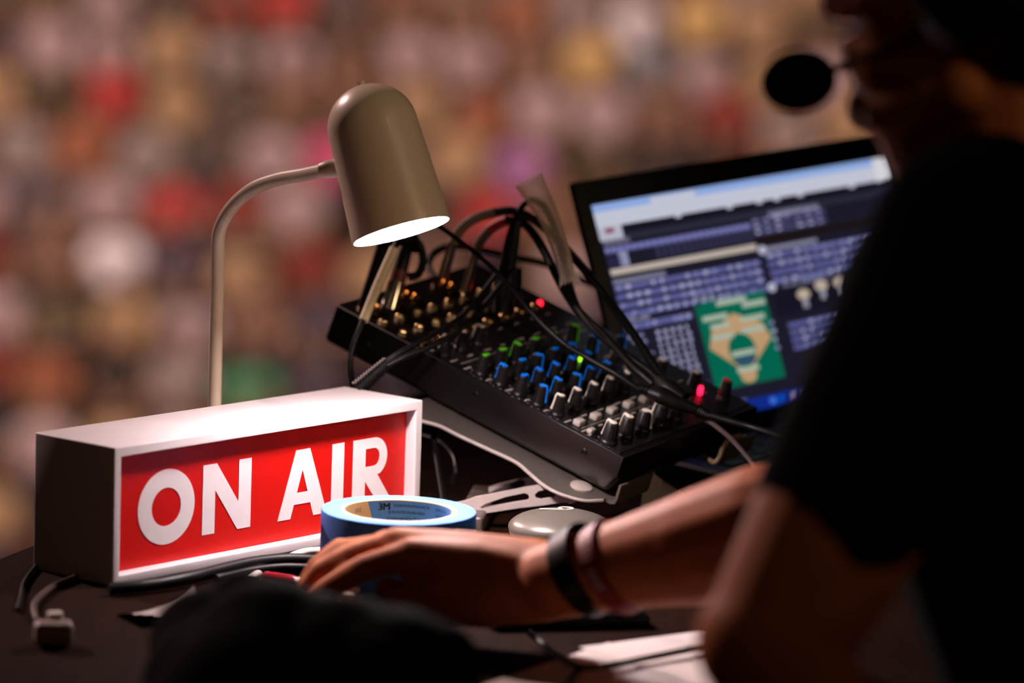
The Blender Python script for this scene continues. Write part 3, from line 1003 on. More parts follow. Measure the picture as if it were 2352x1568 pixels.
m = MB()
m.lathe([(0, -0.0175), (0.030, -0.0175), (0.040, -0.014), (0.042, -0.006), (0.040, 0.0005), (0, 0.0005)], Matrix.Translation((h2c.x, h2c.y, TOP + 0.018)), 40)
m.build('ear_cushion', M_rubber, hp)

# ------------------------------------------------------------------ cables and plugs
KD = 3.53 / 3.33                             # depth of the mixer group
def qx(x, y, d):
    return px(x, y, d * KD)
def P(seq):
    return [qx(*q) for q in seq]
def cable(name, label, seq, r, mt=M_rubber, n=8, cat='cable'):
    o = MB().tube(P(seq) if not isinstance(seq[0], V) else seq, r, 12, n).build(name, mt)
    return tag(o, label, cat)
def ribbed(a, b, ra, rb, k=9):
    m = MB()
    a, b = V(a), V(b)
    q = (b - a).to_track_quat('Z', 'Y').to_matrix().to_4x4()
    L = (b - a).length
    prof = [(0, 0)]
    for i in range(k):
        r = ra + (rb - ra) * i / k
        z = L * i / k
        prof += [(r, z), (r, z + L / k * 0.55), (r * 0.82, z + L / k * 0.6), (r * 0.82, z + L / k * 0.95)]
    prof += [(rb, L), (0, L)]
    m.lathe(prof, Matrix.Translation(a) @ q, 20)
    return m
# 1 labelled cable hanging over the mixer's near rear corner
c1 = cable('microphone_cable', 'black cable with a cream label sleeve rising at the mixer corner', [(812, 905, 3.44), (804, 850, 3.43), (810, 800, 3.43), (832, 742, 3.435), (868, 655, 3.455), (903, 575, 3.475), (925, 540, 3.50), (940, 560, 3.53)], 0.0029)
m = MB()
m.tube(P([(835, 736, 3.4355), (868, 655, 3.455), (905, 572, 3.4755)]), 0.0046, 14, 4)
o = m.build('label_sleeve', M_label, c1)
tag(o, 'cream label sleeve with dark marks')
m = MB()
random.seed(9)
for k in range(9):
    f = 0.30 + 0.045 * k
    q = qx(835 + 70 * f, 736 - 164 * f, 3.4355 + 0.04 * f) - CF * 0.0047
    for j in range(2):
        m.tube([q + CR * random.uniform(-0.002, 0.002), q + CR * random.uniform(-0.002, 0.002) + CU * random.uniform(-0.002, 0.002)], 0.00028, 5, smooth=False)
m.build('handwriting', M_print, o)
# 2 big microphone plug with ribbed boot
plug = thing('microphone_plug', 'metal microphone plug with ribbed black boot at the rear of the mixer', 'plug', qx(893, 712, 3.52))
MB().tube(P([(893, 716, 3.52), (905, 672, 3.525), (911, 650, 3.527)]), 0.0088, 20, 2).build('shell', M_steel, plug)
tag(MB().tube(P([(910, 652, 3.527), (918, 622, 3.53)]), 0.0082, 20, smooth=False).build('collar', mat('rust_red_ring', (110, 44, 26), 0.5), plug), 'rust red collar')
MB().tube(P([(916, 628, 3.53), (926, 596, 3.532), (940, 560, 3.53), (962, 560, 3.53), (972, 596, 3.53), (960, 630, 3.53), (936, 636, 3.53)]), [0.008, 0.007, 0.0055, 0.004, 0.004, 0.004, 0.004], 14, 6).build('cable_loop', M_rubber, plug)
ribbed(qx(836, 700, 3.50), qx(882, 566, 3.50), 0.0062, 0.0078, 22).build('boot', M_rubber, plug)
MB().tube(P([(880, 570, 3.50), (900, 552, 3.505), (944, 548, 3.515), (956, 572, 3.53)]), [0.0078, 0.008, 0.007, 0.005], 14, 6).build('boot_bend', M_rubber, plug)
# 3 twin cable from a fat boot at the mixer side
tw = thing('twin_lead', 'thick ribbed boot splitting into two black leads across the mixer', 'cable', qx(858, 860, 3.40))
ribbed(qx(822, 893, 3.395), qx(893, 830, 3.395), 0.0085, 0.0062, 12).build('boot', M_rubber, tw)
MB().tube(P([(884, 833, 3.395), (925, 806, 3.40), (985, 772, 3.42), (1050, 735, 3.45), (1110, 670, 3.49), (1160, 605, 3.52)]), 0.0026, 12, 8).build('lead', M_rubber, tw)
MB().tube(P([(888, 840, 3.39), (940, 815, 3.395), (1000, 790, 3.41), (1075, 742, 3.44), (1130, 680, 3.48), (1178, 620, 3.52)]), 0.0028, 12, 8).build('lead', M_rubber, tw)
# 4 thin lead over the mixer to the splitter
cable('thin_lead', 'thin black lead running from behind the lamp shade across the knobs', [(985, 505, 3.46), (1015, 524, 3.45), (1065, 560, 3.44), (1110, 596, 3.43), (1160, 645, 3.42), (1225, 722, 3.40), (1290, 784, 3.39), (1350, 822, 3.385), (1420, 862, 3.375), (1480, 902, 3.37)], 0.0024)
# 5, 6 jack plugs with arching leads
def jack(seq_plug, seq_tan, seq_black, label, red=None, d0=3.55):
    t = thing('jack_plug', label, 'plug', qx(*seq_plug[0]))
    MB().tube(P(seq_plug), [0.0052, 0.0052, 0.0046, 0.004], 16, 4).build('plug_body', M_steel, t)
    MB().tube(P(seq_tan), 0.0048, 14, 6).build('sleeve', M_tan, t)
    if red:
        tag(MB().tube(P(red), 0.0049, 14, 4).build('sleeve', mat('red_sleeve', (200, 22, 22), 0.5), t), 'red marker sleeve')
    MB().tube(P(seq_black), 0.0042, 14, 8).build('lead', M_rubber, t)
    return t
jack([(1016, 640, 3.55), (1030, 590, 3.55), (1042, 552, 3.55)], [(1040, 560, 3.55), (1060, 525, 3.55), (1095, 500, 3.545), (1138, 487, 3.54)],
     [(1136, 488, 3.54), (1170, 484, 3.535), (1205, 492, 3.53), (1245, 518, 3.525), (1285, 556, 3.52), (1335, 612, 3.50), (1385, 672, 3.48), (1440, 745, 3.45), (1490, 820, 3.42), (1522, 868, 3.40)],
     'metal jack plug whose tan sleeve arches highest over the mixer', d0=3.55)
jack([(1068, 672, 3.57), (1082, 620, 3.57), (1092, 584, 3.57)], [(1088, 590, 3.57), (1104, 552, 3.57), (1128, 524, 3.565)],
     [(1162, 506, 3.555), (1195, 508, 3.55), (1225, 535, 3.54), (1258, 590, 3.52), (1290, 655, 3.49), (1330, 715, 3.46), (1385, 768, 3.43), (1450, 838, 3.40), (1500, 882, 3.385)],
     'jack plug with a red marker sleeve among the mixer leads', red=[(1126, 526, 3.565), (1144, 514, 3.56), (1166, 505, 3.554)])
# 7 tall black plug with the braided sleeve lead
tp = thing('tall_plug', 'tall black tapered plug standing in the mixer, its lead curving up', 'plug', qx(1158, 715, 3.53))
MB().tube(P([(1156, 718, 3.53), (1160, 660, 3.53), (1166, 612, 3.53), (1176, 555, 3.53), (1186, 505, 3.53)]), [0.0105, 0.0108, 0.0085, 0.0078, 0.0055], 18, 4).build('plug_body', M_black, tp)
MB().tube(P([(1184, 515, 3.53), (1190, 492, 3.53), (1204, 468, 3.53), (1224, 459, 3.525), (1246, 470, 3.52), (1266, 505, 3.515), (1284, 560, 3.505), (1300, 620, 3.495), (1310, 660, 3.485), (1330, 712, 3.46), (1375, 768, 3.43), (1440, 815, 3.41), (1505, 862, 3.39)]), 0.0034, 14, 8).build('lead', M_rubber, tp)
MB().tube(P([(1170, 700, 3.56), (1180, 650, 3.56), (1186, 615, 3.56)]), [0.009, 0.009, 0.007], 16, 4).build('plug_body', M_black, tp)
# braided sleeve
cen = catmull(P([(1214, 412, 3.522), (1232, 445, 3.52), (1258, 492, 3.515), (1280, 550, 3.507), (1298, 610, 3.497), (1311, 655, 3.485)]), 10)
def braid():
    t = bmesh.new()
    NN, NK = len(cen), 14
    rings = []
    for i, c in enumerate(cen):
        f = i / (NN - 1)
        tg = (cen[min(NN - 1, i + 1)] - cen[max(0, i - 1)]).normalized()
        a = (CR - tg * CR.dot(tg)).normalized()
        b = tg.cross(a)
        w = 0.0105 + 0.003 * max(0, 0.35 - f) / 0.35 - 0.0035 * min(1, max(0, f - 0.3) / 0.5)
        if f > 0.88:
            w += 0.0035 * (f - 0.88) / 0.12
        rings.append([t.verts.new(c + a * (w * math.cos(2 * math.pi * (k + 0.5 * (i % 2)) / NK)) + b * (w * 0.55 * math.sin(2 * math.pi * (k + 0.5 * (i % 2)) / NK)) + tg * (random.uniform(-0.0012, 0.0012) if i in (0, NN - 1) else 0)) for k in range(NK)])
    for i in range(NN - 2):
        for k in range(NK):
            if i % 2 == 0:
                q = (rings[i][k], rings[i + 1][k], rings[i + 2][k], rings[i + 1][(k - 1) % NK])
            else:
                q = (rings[i][k], rings[i + 1][(k + 1) % NK], rings[i + 2][k], rings[i + 1][k])
            try:
                t.faces.new(q)
            except ValueError:
                pass
    return t
m = MB()
m.join(braid())
bmesh.ops.recalc_face_normals(m.bm, faces=list(m.bm.faces))
w = bmesh.ops.wireframe(m.bm, faces=list(m.bm.faces), thickness=0.0013, use_replace=True, use_boundary=True, use_even_offset=False)
o = m.build('braided_sleeve', M_mesh, smooth=False)
tag(o, 'frayed grey braided cable sleeve arching above the mixer', 'cable sleeve')
# 8 splitter
sp_ = thing('cable_splitter', 'black moulded Y splitter lying across the front knobs', 'splitter', qx(1560, 915, 3.365))
m = MB()
sl_pts = P([(1492, 898, 3.366), (1520, 908, 3.364), (1560, 925, 3.362), (1606, 943, 3.36)])
m.tube(sl_pts, [0.0082, 0.012, 0.0105, 0.0062], 18, 6, flat=(0.7, 1.0))
m.tube(P([(1512, 872, 3.378), (1535, 893, 3.372), (1570, 920, 3.364)]), [0.0065, 0.010, 0.0085], 16, 5)
m.build('splitter_body', M_rubber, sp_)
ribbed(qx(1470, 890, 3.368), qx(1496, 900, 3.366), 0.0038, 0.007, 5).build('strain_relief', M_rubber, sp_)
ribbed(qx(1498, 858, 3.385), qx(1516, 876, 3.378), 0.0036, 0.006, 5).build('strain_relief', M_rubber, sp_)
ribbed(qx(1630, 955, 3.356), qx(1604, 942, 3.36), 0.004, 0.0065, 5).build('strain_relief', M_rubber, sp_)
MB().tube(P([(1622, 951, 3.357), (1680, 968, 3.35), (1740, 985, 3.34), (1810, 1008, 3.31), (1880, 1040, 3.27)]), 0.0034, 12, 8).build('lead', M_rubber, sp_)
cable('grey_lead', 'thin shiny grey lead dropping from the splitter toward the forearm', [(1600, 955, 3.375), (1635, 972, 3.36), (1675, 1004, 3.34), (1705, 1036, 3.32), (1735, 1075, 3.30), (1760, 1130, 3.28)], 0.0024, mat('grey_jacket', (74, 62, 60), 0.35, var=0.1))
cable('looped_lead', 'black lead looping behind the jack plugs at the mixer rear', [(1000, 640, 3.62), (984, 610, 3.64), (1000, 580, 3.66), (1040, 566, 3.68), (1100, 572, 3.70), (1180, 590, 3.72), (1260, 608, 3.74), (1330, 640, 3.76), (1400, 672, 3.78)], 0.0036)
cable('hooked_lead', 'short tan hooked wire end on the dark desk beyond the forearm', [(1630, 1056, 3.42), (1642, 1062, 3.41), (1652, 1050, 3.41), (1660, 1030, 3.42), (1676, 1008, 3.44), (1700, 1000, 3.46)], 0.0022, M_tan)
# bundle under the sign and cables on the desk
bd_pts = [pz(250, 1352, 0.006), pz(330, 1345, 0.007), pz(420, 1330, 0.008), pz(500, 1310, 0.008), pz(580, 1292, 0.009), pz(660, 1284, 0.009), pz(740, 1288, 0.008), pz(800, 1296, 0.008)]
tag(MB().tube(bd_pts, 0.0055, 14, 8).build('power_cable', M_rubber), 'thick black cable lying along the front foot of the sign', 'cable')
tag(MB().tube([p - V((0, 0.018, 0.0032)) for p in bd_pts[3:]], 0.0038, 12, 8).build('power_cable', M_rubber), 'thinner black cable in front of the thick one, by the fingertips', 'cable')
wc = [pz(560, 1335, 0.0035), pz(620, 1300, 0.0035), pz(690, 1269, 0.0035), pz(740, 1262, 0.0035), pz(830, 1248, 0.0035), pz(930, 1238, 0.0035), pz(1040, 1236, 0.0035), pz(1110, 1240, 0.0035), pz(1190, 1244, 0.0035)]
tag(MB().tube(wc, 0.0032, 12, 8).build('white_cable', M_pw), 'white cable passing behind the roll of blue tape', 'cable')
tag(MB().tube([pz(110, 1268, 0.003), pz(60, 1330, 0.003), pz(48, 1372, 0.003), pz(40, 1400, 0.003)], 0.002, 10, 8).build('wire', M_black), 'thin black wire at the left end of the sign', 'wire')
tag(MB().tube([pz(175, 1325, 0.003), pz(120, 1348, 0.003), pz(85, 1378, 0.003), pz(78, 1400, 0.003), pz(85, 1425, 0.003)], 0.0028, 10, 8).build('wire', mat('brown_jacket', (66, 46, 36), 0.5)), 'brown wire curving out from under the sign', 'wire')
tag(MB().tube([px(968, 1000, 3.72), px(1010, 1015, 3.70), px(1040, 1045, 3.68), px(1048, 1075, 3.66), px(1040, 1110, 3.66)], 0.0028, 10, 8).build('hanging_lead', M_rubber), 'black lead drooping beneath the mixer beside the sign', 'cable')

# ------------------------------------------------------------------ papers and small things on the desk
def sheet(cx, cy, w, h, rot, z, name, label, curl=0.0, mt=M_paper, cat='paper'):
    c = pz(cx, cy, 0)
    M = Matrix.Translation((c.x, c.y, TOP + z)) @ Matrix.Rotation(math.radians(rot), 4, 'Z')
    t = bmesh.new()
    N = 10
    g = [[None] * (N + 1) for _ in range(N + 1)]
    for lay_ in range(1):
        for i in range(N + 1):
            for j in range(N + 1):
                u, v = i / N - 0.5, j / N - 0.5
                dz = curl * max(0, u + v - 0.2) ** 2
                g[i][j] = t.verts.new(M @ V((u * w, v * h, dz)))
        for i in range(N):
            for j in range(N):
                t.faces.new((g[i][j], g[i + 1][j], g[i + 1][j + 1], g[i][j + 1]))
    r = bmesh.ops.solidify(t, geom=list(t.faces), thickness=0.0004)
    m = MB()
    m.join(t)
    return tag(m.build(name, mt), label, cat)
rp = math.degrees(math.atan2(EW.y, EW.x))
def sheet_edge(p, q, w, h, z, name, label):
    a, b = pz(*p), pz(*q)
    d = (b - a).normalized()
    n_ = V((d.y, -d.x, 0))
    c_ = a + d * (w / 2) + n_ * (h / 2)
    R_ = Matrix(((d.x, -n_.x, 0, 0), (d.y, -n_.y, 0, 0), (0, 0, 1, 0), (0, 0, 0, 1)))
    m = MB()
    m.box((w, h, 0.0005), Matrix.Translation((c_.x, c_.y, TOP + z)) @ R_)
    return tag(m.build(name, M_paper, smooth=False), label, 'paper')
sheet_edge((1090, 1580), (1345, 1494), 0.20, 0.22, 0.0006, 'paper_sheet', 'white paper sheet lowest in the photo, right of the black bag')
sheet_edge((1330, 1490), (1600, 1454), 0.15, 0.16, 0.0014, 'paper_sheet', 'white paper sheet beside the bent elbow')
o = MB().tube([pz(1215, 1452, 0.012), pz(1245, 1478, 0.006), pz(1290, 1510, 0.006), pz(1335, 1532, 0.006), pz(1400, 1528, 0.006), pz(1480, 1512, 0.006), pz(1560, 1496, 0.007), pz(1640, 1480, 0.007)], 0.0026, 12, 8).build('black_lead', M_rubber)
tag(o, 'black lead lying across the white papers', 'cable')
o = MB().tube([pz(1335, 1532, 0.009), pz(1318, 1548, 0.005), pz(1290, 1575, 0.005), pz(1240, 1610, 0.005)], 0.0026, 12, 8).build('black_lead', M_rubber)
tag(o, 'short black lead running off the papers toward the bottom edge', 'cable')
ph = pz(1290, 1425, 0)
phone = thing('mobile_phone', 'black phone lying flat on the desk under the wrist', 'phone', (ph.x, ph.y, TOP))
Mp = Matrix.Translation((ph.x, ph.y, TOP + 0.0065)) @ Matrix.Rotation(math.radians(14), 4, 'Z')
MB().rbox((0.135, 0.07, 0.011), Mp, 0.0045).build('case', M_rubber, phone)
MB().rbox((0.126, 0.062, 0.0012), Mp @ Matrix.Translation((0, 0, 0.0056)), 0.0005).build('glass', mat('black_glass', (6, 6, 7), 0.12), phone)
# curled white paper corner behind the forearm
c = pz(1500, 1190, 0.0)
m = MB()
t = bmesh.new()
rows = []
for i in range(9):
    f = i / 8
    row = []
    for j in range(7):
        g_ = j / 6
        p = V((c.x - 0.012 + 0.05 * g_, c.y + 0.03 * math.sin(g_ * 2.2), TOP + 0.0005 + 0.052 * f * (1 - 0.82 * g_ ** 0.7) + 0.002))
        p += V((0.004 * f * f, -0.01 * f, 0))
        row.append(t.verts.new(p))
    rows.append(row)
for i in range(8):
    for j in range(6):
        t.faces.new((rows[i][j], rows[i][j + 1], rows[i + 1][j + 1], rows[i + 1][j]))
bmesh.ops.solidify(t, geom=list(t.faces), thickness=0.0005)
m.join(t)
tag(m.build('paper_scrap', M_paper), 'white paper scrap curling up behind the forearm', 'paper')
# white plug and paper at the left front
wp = thing('white_plug', 'small white plug lying on the desk at the lower left', 'plug', pz(122, 1448, 0))
b_ = pz(122, 1452, 0.011)
MB().rbox((0.03, 0.022, 0.018), Matrix.Translation(b_) @ Matrix.Rotation(0.2, 4, 'Z'), 0.004).build('plug_body', mat('off_white_plastic', (150, 132, 124), 0.5, var=0.03), wp)
MB().rbox((0.012, 0.012, 0.008), Matrix.Translation(b_ + V((0.0, 0.012, 0.010))) @ Matrix.Rotation(0.2, 4, 'Z'), 0.002).build('plug_tip', M_pw, wp)
sheet(385, 1420, 0.07, 0.05, 30, 0.0008, 'paper_slip', 'small white slip of paper below the sign corner', 0.03)
sheet(620, 1330, 0.10, 0.07, 20, 0.0006, 'index_card', 'cream card by the fingertips in front of the sign', 0.0, mat('cream_card', (214, 200, 178), 0.8, var=0.04))
q = pz(634, 1330, 0.006)
pen = thing('red_marker', 'small red marker cap on the cream card by the fingertips', 'marker', (q.x, q.y, TOP))
MB().tube([q + V((-0.012, 0.006, 0)), q + V((-0.008, 0.004, 0.0005)), q + V((0.014, -0.006, 0)), q + V((0.02, -0.009, 0))], [0.002, 0.0055, 0.0055, 0.003], 16, 4).build('cap', mat('crimson_plastic', (150, 10, 34), 0.25), pen)
MB().tube([q + V((0.018, -0.008, 0)), q + V((0.075, -0.034, 0))], 0.0045, 14, smooth=False).build('barrel', M_pw, pen)
# binder clip under the hand
bc = pz(860, 1368, 0.004)
clip = thing('binder_clip', 'black binder clip with wire handles beneath the hand', 'clip', (bc.x, bc.y, TOP))
m = MB()
Mc = Matrix.Translation((bc.x, bc.y, TOP + 0.0005)) @ Matrix.Rotation(math.radians(-8), 4, 'Z')
tri = [(0, 0), (0.016, 0), (0.016, 0.0006), (0.002, 0.001), (0.0155, 0.0122), (0.015, 0.0128), (0, 0.0015)]
m.plate([tri], 0.032, Mc @ Matrix(((0, 0, 1, -0.016), (1, 0, 0, 0), (0, 1, 0, 0), (0, 0, 0, 1))))
m.build('clip_body', M_black, clip)
for zz, s in ((0.012, 1), (0.0022, 0.0)):
    pts = [Mc @ V(p) for p in ((-0.010, 0.012, zz), (-0.008, 0.026, zz + 0.004 * s), (-0.005, 0.036, zz + 0.008 * s), (0.0, 0.040, zz + 0.010 * s), (0.005, 0.036, zz + 0.008 * s), (0.008, 0.026, zz + 0.004 * s), (0.010, 0.012, zz))]
    MB().tube(pts, 0.0009, 8, 6).build('wire_handle', M_steel, clip)
sq = pz(795, 1374, 0.004)
sm = thing('plug_adapter', 'tiny white and metal plug adapter beneath the hand', 'plug', (sq.x, sq.y, TOP))
MB().rbox((0.014, 0.009, 0.009), Matrix.Translation((sq.x, sq.y, TOP + 0.005)), 0.002).build('adapter_body', M_pw, sm)
MB().rbox((0.008, 0.007, 0.006), Matrix.Translation((sq.x + 0.0105, sq.y, TOP + 0.005)), 0.001).build('metal_tip', M_steel, sm)
# black bag in the foreground
m = MB()
for x, y, d, r in ((560, 1405, 2.78, 0.032), (470, 1480, 2.76, 0.042), (640, 1430, 2.76, 0.034), (720, 1450, 2.72, 0.032), (820, 1460, 2.70, 0.03), (920, 1490, 2.68, 0.033), (1000, 1530, 2.68, 0.034), (620, 1540, 2.70, 0.065), (780, 1560, 2.68, 0.06), (900, 1590, 2.66, 0.058), (480, 1580, 2.72, 0.05), (560, 1620, 2.66, 0.062)):
    p = px(x, y, d)
    m.ball(p, r, seg=18)
    zc = p.z - r
    if zc > TOP + 0.03:
        m.cap(p, V((p.x + 0.01, p.y - 0.01, TOP + r * 0.9 + 0.003)), r * 0.9, r * 0.9)
q = px(730, 1620, 2.68)
m.ball((q.x, q.y, TOP + 0.03), (0.15, 0.07, 0.035), seg=24)
me = remeshed(m, 0.007, 8)
zmn = min(v.co.z for v in me.vertices)
for v in me.vertices:
    if v.co.z < TOP + 0.003:
        v.co.z = TOP + 0.003
M_bag = mat('black_nylon', (7, 6, 6), 0.9, var=0.3, scale=120, bump=0.4, spec=0.04)
bag = thing('equipment_bag', 'lumpy black fabric bag in the near foreground at the bottom of the photo', 'bag', px(700, 1560, 2.7) * 1.0)
bag_body = link('bag_body', me, M_bag, bag)
MB().tube([px(560, 1400, 2.70), px(620, 1392, 2.69), px(700, 1425, 2.66), px(800, 1444, 2.64), px(900, 1470, 2.62)], 0.004, 8, 8, flat=(0.5, 1.6)).build('strap', M_bag, bag)

# ------------------------------------------------------------------ the person at the desk
FW = -EW                                      # the way the person faces (toward the field)
LFT = -ET                                     # the person's left = toward the viewer
UP = V((0, 0, 1))
LS = px(2225, 560, 2.54)
RS = LS + ET * 0.37
sh = (LS + RS) / 2
chin = px(1960, 286, 2.66)
SCL = 1.0
# head frame
def hd(f, l, u):                              # forward, left, up from the chin
    return chin + FW * f + LFT * l + UP * u
m = MB()
m.ball(hd(-0.095, 0, 0.135), (0.078, 0.098, 0.095), Matrix(((LFT.x, FW.x, 0, 0), (LFT.y, FW.y, 0, 0), (0, 0, 1, 0), (0, 0, 0, 1))))
HM = Matrix(((LFT.x, FW.x, 0, 0), (LFT.y, FW.y, 0, 0), (0, 0, 1, 0), (0, 0, 0, 1)))
m.ball(hd(-0.050, 0, 0.10), (0.060, 0.052, 0.075), HM)
m.ball(hd(-0.045, 0, 0.045), (0.050, 0.048, 0.045), HM)
m.ball(hd(-0.012, 0, 0.012), (0.024, 0.017, 0.017), HM)         # chin
m.ball(hd(-0.004, 0, 0.044), (0.026, 0.012, 0.008), HM)         # lower lip
m.ball(hd(-0.002, 0, 0.056), (0.024, 0.012, 0.007), HM)         # upper lip
m.cap(hd(-0.004, 0, 0.118), hd(0.016, 0, 0.082), 0.008, 0.0115)  # nose
for s in (-1, 1):
    m.ball(hd(0.006, s * 0.012, 0.078), (0.008, 0.009, 0.007), HM)
    m.cap(hd(-0.012, s * 0.038, 0.128), hd(-0.004, s * 0.012, 0.130), 0.008, 0.008)   # brow
    m.ball(hd(-0.022, s * 0.042, 0.088), (0.018, 0.018, 0.014), HM)    # cheek
    m.cap(hd(-0.085, s * 0.056, 0.035), hd(-0.030, s * 0.030, 0.012), 0.018, 0.016)   # jaw
    m.ball(hd(-0.100, s * 0.078, 0.100), (0.010, 0.020, 0.032), HM)    # ear
    m.ball(hd(-0.015, s * 0.032, 0.112), (0.011, 0.010, 0.008), HM)    # eye
nb = sh + UP * 0.055 + FW * 0.005
m.chain([hd(-0.100, 0, 0.05), hd(-0.105, 0, -0.01), nb], [0.056, 0.055, 0.060])
m.cap(hd(-0.05, 0, 0.02), px(2215, 400, 2.67), 0.042, 0.046)
# trunk
hip = V((sh.x, sh.y, 0)) - FW * 0.12 + V((0, 0, 0.60))
chest = sh - UP * 0.12 - FW * 0.01
waist = sh * 0.42 + hip * 0.58 - FW * 0.02
m.chain([nb, (LS + nb) / 2 - UP * 0.01, LS], [0.055, 0.050, 0.052])
m.chain([nb, (RS + nb) / 2 - UP * 0.01, RS], [0.055, 0.050, 0.052])
for s in (-1, 1):
    m.chain([sh + ET * (0.10 * s) - UP * 0.03, chest + ET * (0.085 * s), waist + ET * (0.075 * s), hip + ET * (0.085 * s)], [0.075, 0.092, 0.085, 0.095])
# left arm (near)
LE = px(1745, 1478, 2.47)
LWr = LE + V((0.16, -0.03, -0.20))
m.chain([LS, LS * 0.5 + LE * 0.5 + FW * 0.006, LE], [0.052, 0.048, 0.040])
m.chain([LS, px(2010, 1150, 2.52), px(1840, 1440, 2.48)], [0.05, 0.046, 0.040])
m.chain([LE, LE * 0.62 + LWr * 0.38, LWr], [0.042, 0.044, 0.028])
def hand(m, wrist, knk, th, tips, side, nrm, fr=(0.0088, 0.0095, 0.009, 0.008)):
    for i in range(4):
        m.chain([wrist + side * (0.010 - 0.0068 * i), (wrist + knk[i]) / 2 + nrm * 0.004, knk[i]], [0.020, 0.0155, 0.0118])
    for i in range(4):
        m.chain(tips[i], [fr[i] * 1.12, fr[i] * 1.02, fr[i] * 0.92, fr[i] * 0.8])
    m.chain(th, [0.019, 0.0145, 0.0105, 0.0088])
ld = V((0.2, -0.3, -0.9)).normalized()
lsd = V((-0.9, 0.2, -0.2)).normalized()
lk = [LWr + ld * 0.085 + lsd * (0.03 - 0.02 * i) for i in range(4)]
hand(m, LWr, lk, [LWr + ld * 0.02 + lsd * 0.02, LWr + ld * 0.05 + lsd * 0.045, LWr + ld * 0.075 + lsd * 0.05, LWr + ld * 0.095 + lsd * 0.048],
     [[k, k + ld * 0.035, k + ld * 0.055 + FW * -0.008, k + ld * 0.068 - FW * 0.02] for k in lk], lsd, V((0, 0, 0)))
# right arm (far) reaching to the left with the hand by the tape
RE = px(1925, 1178, 2.90)
RW = px(1275, 1335, 3.035)
m.chain([RS, RS * 0.5 + RE * 0.5, RE], [0.052, 0.050, 0.043])
m.chain([RE, px(1760, 1208, 2.93), px(1600, 1258, 2.965), px(1430, 1295, 3.00), RW], [0.045, 0.049, 0.0455, 0.0355, 0.031])
# palm: back of the hand, knuckles
K = [px(946, 1272, 3.075), px(910, 1248, 3.105), px(886, 1254, 3.125), px(868, 1266, 3.145)]
wr = [px(1250, 1340, 3.045), px(1240, 1318, 3.055), px(1235, 1310, 3.07), px(1240, 1312, 3.085)]
for i in range(4):
    mid = (wr[i] + K[i]) / 2 + UP * 0.003
    m.chain([wr[i], mid, K[i]], [0.026, 0.020, 0.0138])
m.chain([px(1260, 1350, 3.045), px(1150, 1360, 3.05), px(1030, 1345, 3.065)], [0.027, 0.027, 0.021])
m.chain([px(1150, 1340, 3.055), px(1030, 1322, 3.07), px(965, 1312, 3.08)], [0.026, 0.022, 0.016])   # thumb mound
m.chain([px(1130, 1330, 3.06), px(1020, 1310, 3.075), px(960, 1300, 3.085)], [0.026, 0.020, 0.014])
F1 = [[K[0], px(836, 1304, 3.09), px(762, 1346, 3.115), px(716, 1376, 3.135)],
      [K[1], px(812, 1276, 3.12), px(738, 1312, 3.145), px(704, 1352, 3.16)],
      [K[2], px(786, 1264, 3.14), px(728, 1302, 3.165), px(702, 1340, 3.175)],
      [K[3], px(780, 1258, 3.165), px(740, 1288, 3.185), px(722, 1322, 3.195)]]
for i, f in enumerate(F1):
    r = (0.0112, 0.0105, 0.0098, 0.0088)[i]
    m.chain(f, [r * 1.12, r * 1.0, r * 0.9, r * 0.78])
m.chain([px(1120, 1376, 3.05), px(1030, 1388, 3.065), px(955, 1378, 3.09), px(890, 1352, 3.11)], [0.024, 0.0170, 0.0130, 0.0102])   # thumb
# legs, seated
for s in (-1, 1):
    hp_ = hip + ET * (0.09 * s)
    kn = hp_ + FW * 0.40 + ET * (0.05 * s) + V((0, 0, -0.04))
    an = V((kn.x, kn.y, 0.09)) - FW * 0.06
    m.chain([hp_, kn], [0.085, 0.058])
    m.chain([kn, kn * 0.6 + an * 0.4 - FW * 0.015, an], [0.058, 0.055, 0.036])
    m.chain([an - UP * 0.045 - FW * 0.03, an - UP * 0.05 + FW * 0.15], [0.036, 0.028])
me = remeshed(m, 0.0034, 3)
person = link('person', me, M_skin)
tag(person, 'person in a black T-shirt reaching left across the desk, head cropped at top right', 'person')
# T-shirt
m = MB()
m.chain([sh + UP * 0.035, (LS + sh) / 2 + UP * 0.012, LS + UP * 0.002], [0.070, 0.064, 0.066])
m.chain([sh + UP * 0.035, (RS + sh) / 2 + UP * 0.012, RS + UP * 0.002], [0.070, 0.064, 0.066])
m.chain([nb - UP * 0.035, nb + UP * 0.005], [0.075, 0.066])
m.chain([px(2165, 440, 2.66), px(2185, 560, 2.66)], [0.030, 0.05])
m.chain([px(2165, 440, 2.66), nb], [0.030, 0.05])
for s in (-1, 1):
    m.chain([sh + ET * (0.10 * s) - UP * 0.03, chest + ET * (0.088 * s), waist + ET * (0.082 * s), hip + ET * (0.088 * s) + UP * 0.02], [0.090, 0.110, 0.108, 0.115])
    m.chain([sh + ET * (0.11 * s) + FW * 0.03 - UP * 0.05, chest + ET * (0.08 * s) + FW * 0.035 - UP * 0.04], [0.075, 0.085])
hemL = px(1928, 1165, 2.50)
m.chain([LS, px(2085, 840, 2.52), px(1990, 1030, 2.51), hemL], [0.068, 0.062, 0.060, 0.058])
m.chain([LS - FW * 0.03 - UP * 0.03, px(2180, 900, 2.52), px(2030, 1090, 2.51)], [0.07, 0.066, 0.058])
hemR = px(1860, 1120, 2.89)
m.chain([RS, RS * 0.5 + RE * 0.5, RE * 0.93 + RS * 0.07], [0.068, 0.066, 0.062])
me = remeshed(m, 0.006, 5)
o = link('t_shirt', me, M_shirt, person)
tag(o, 'loose black short-sleeved T-shirt')
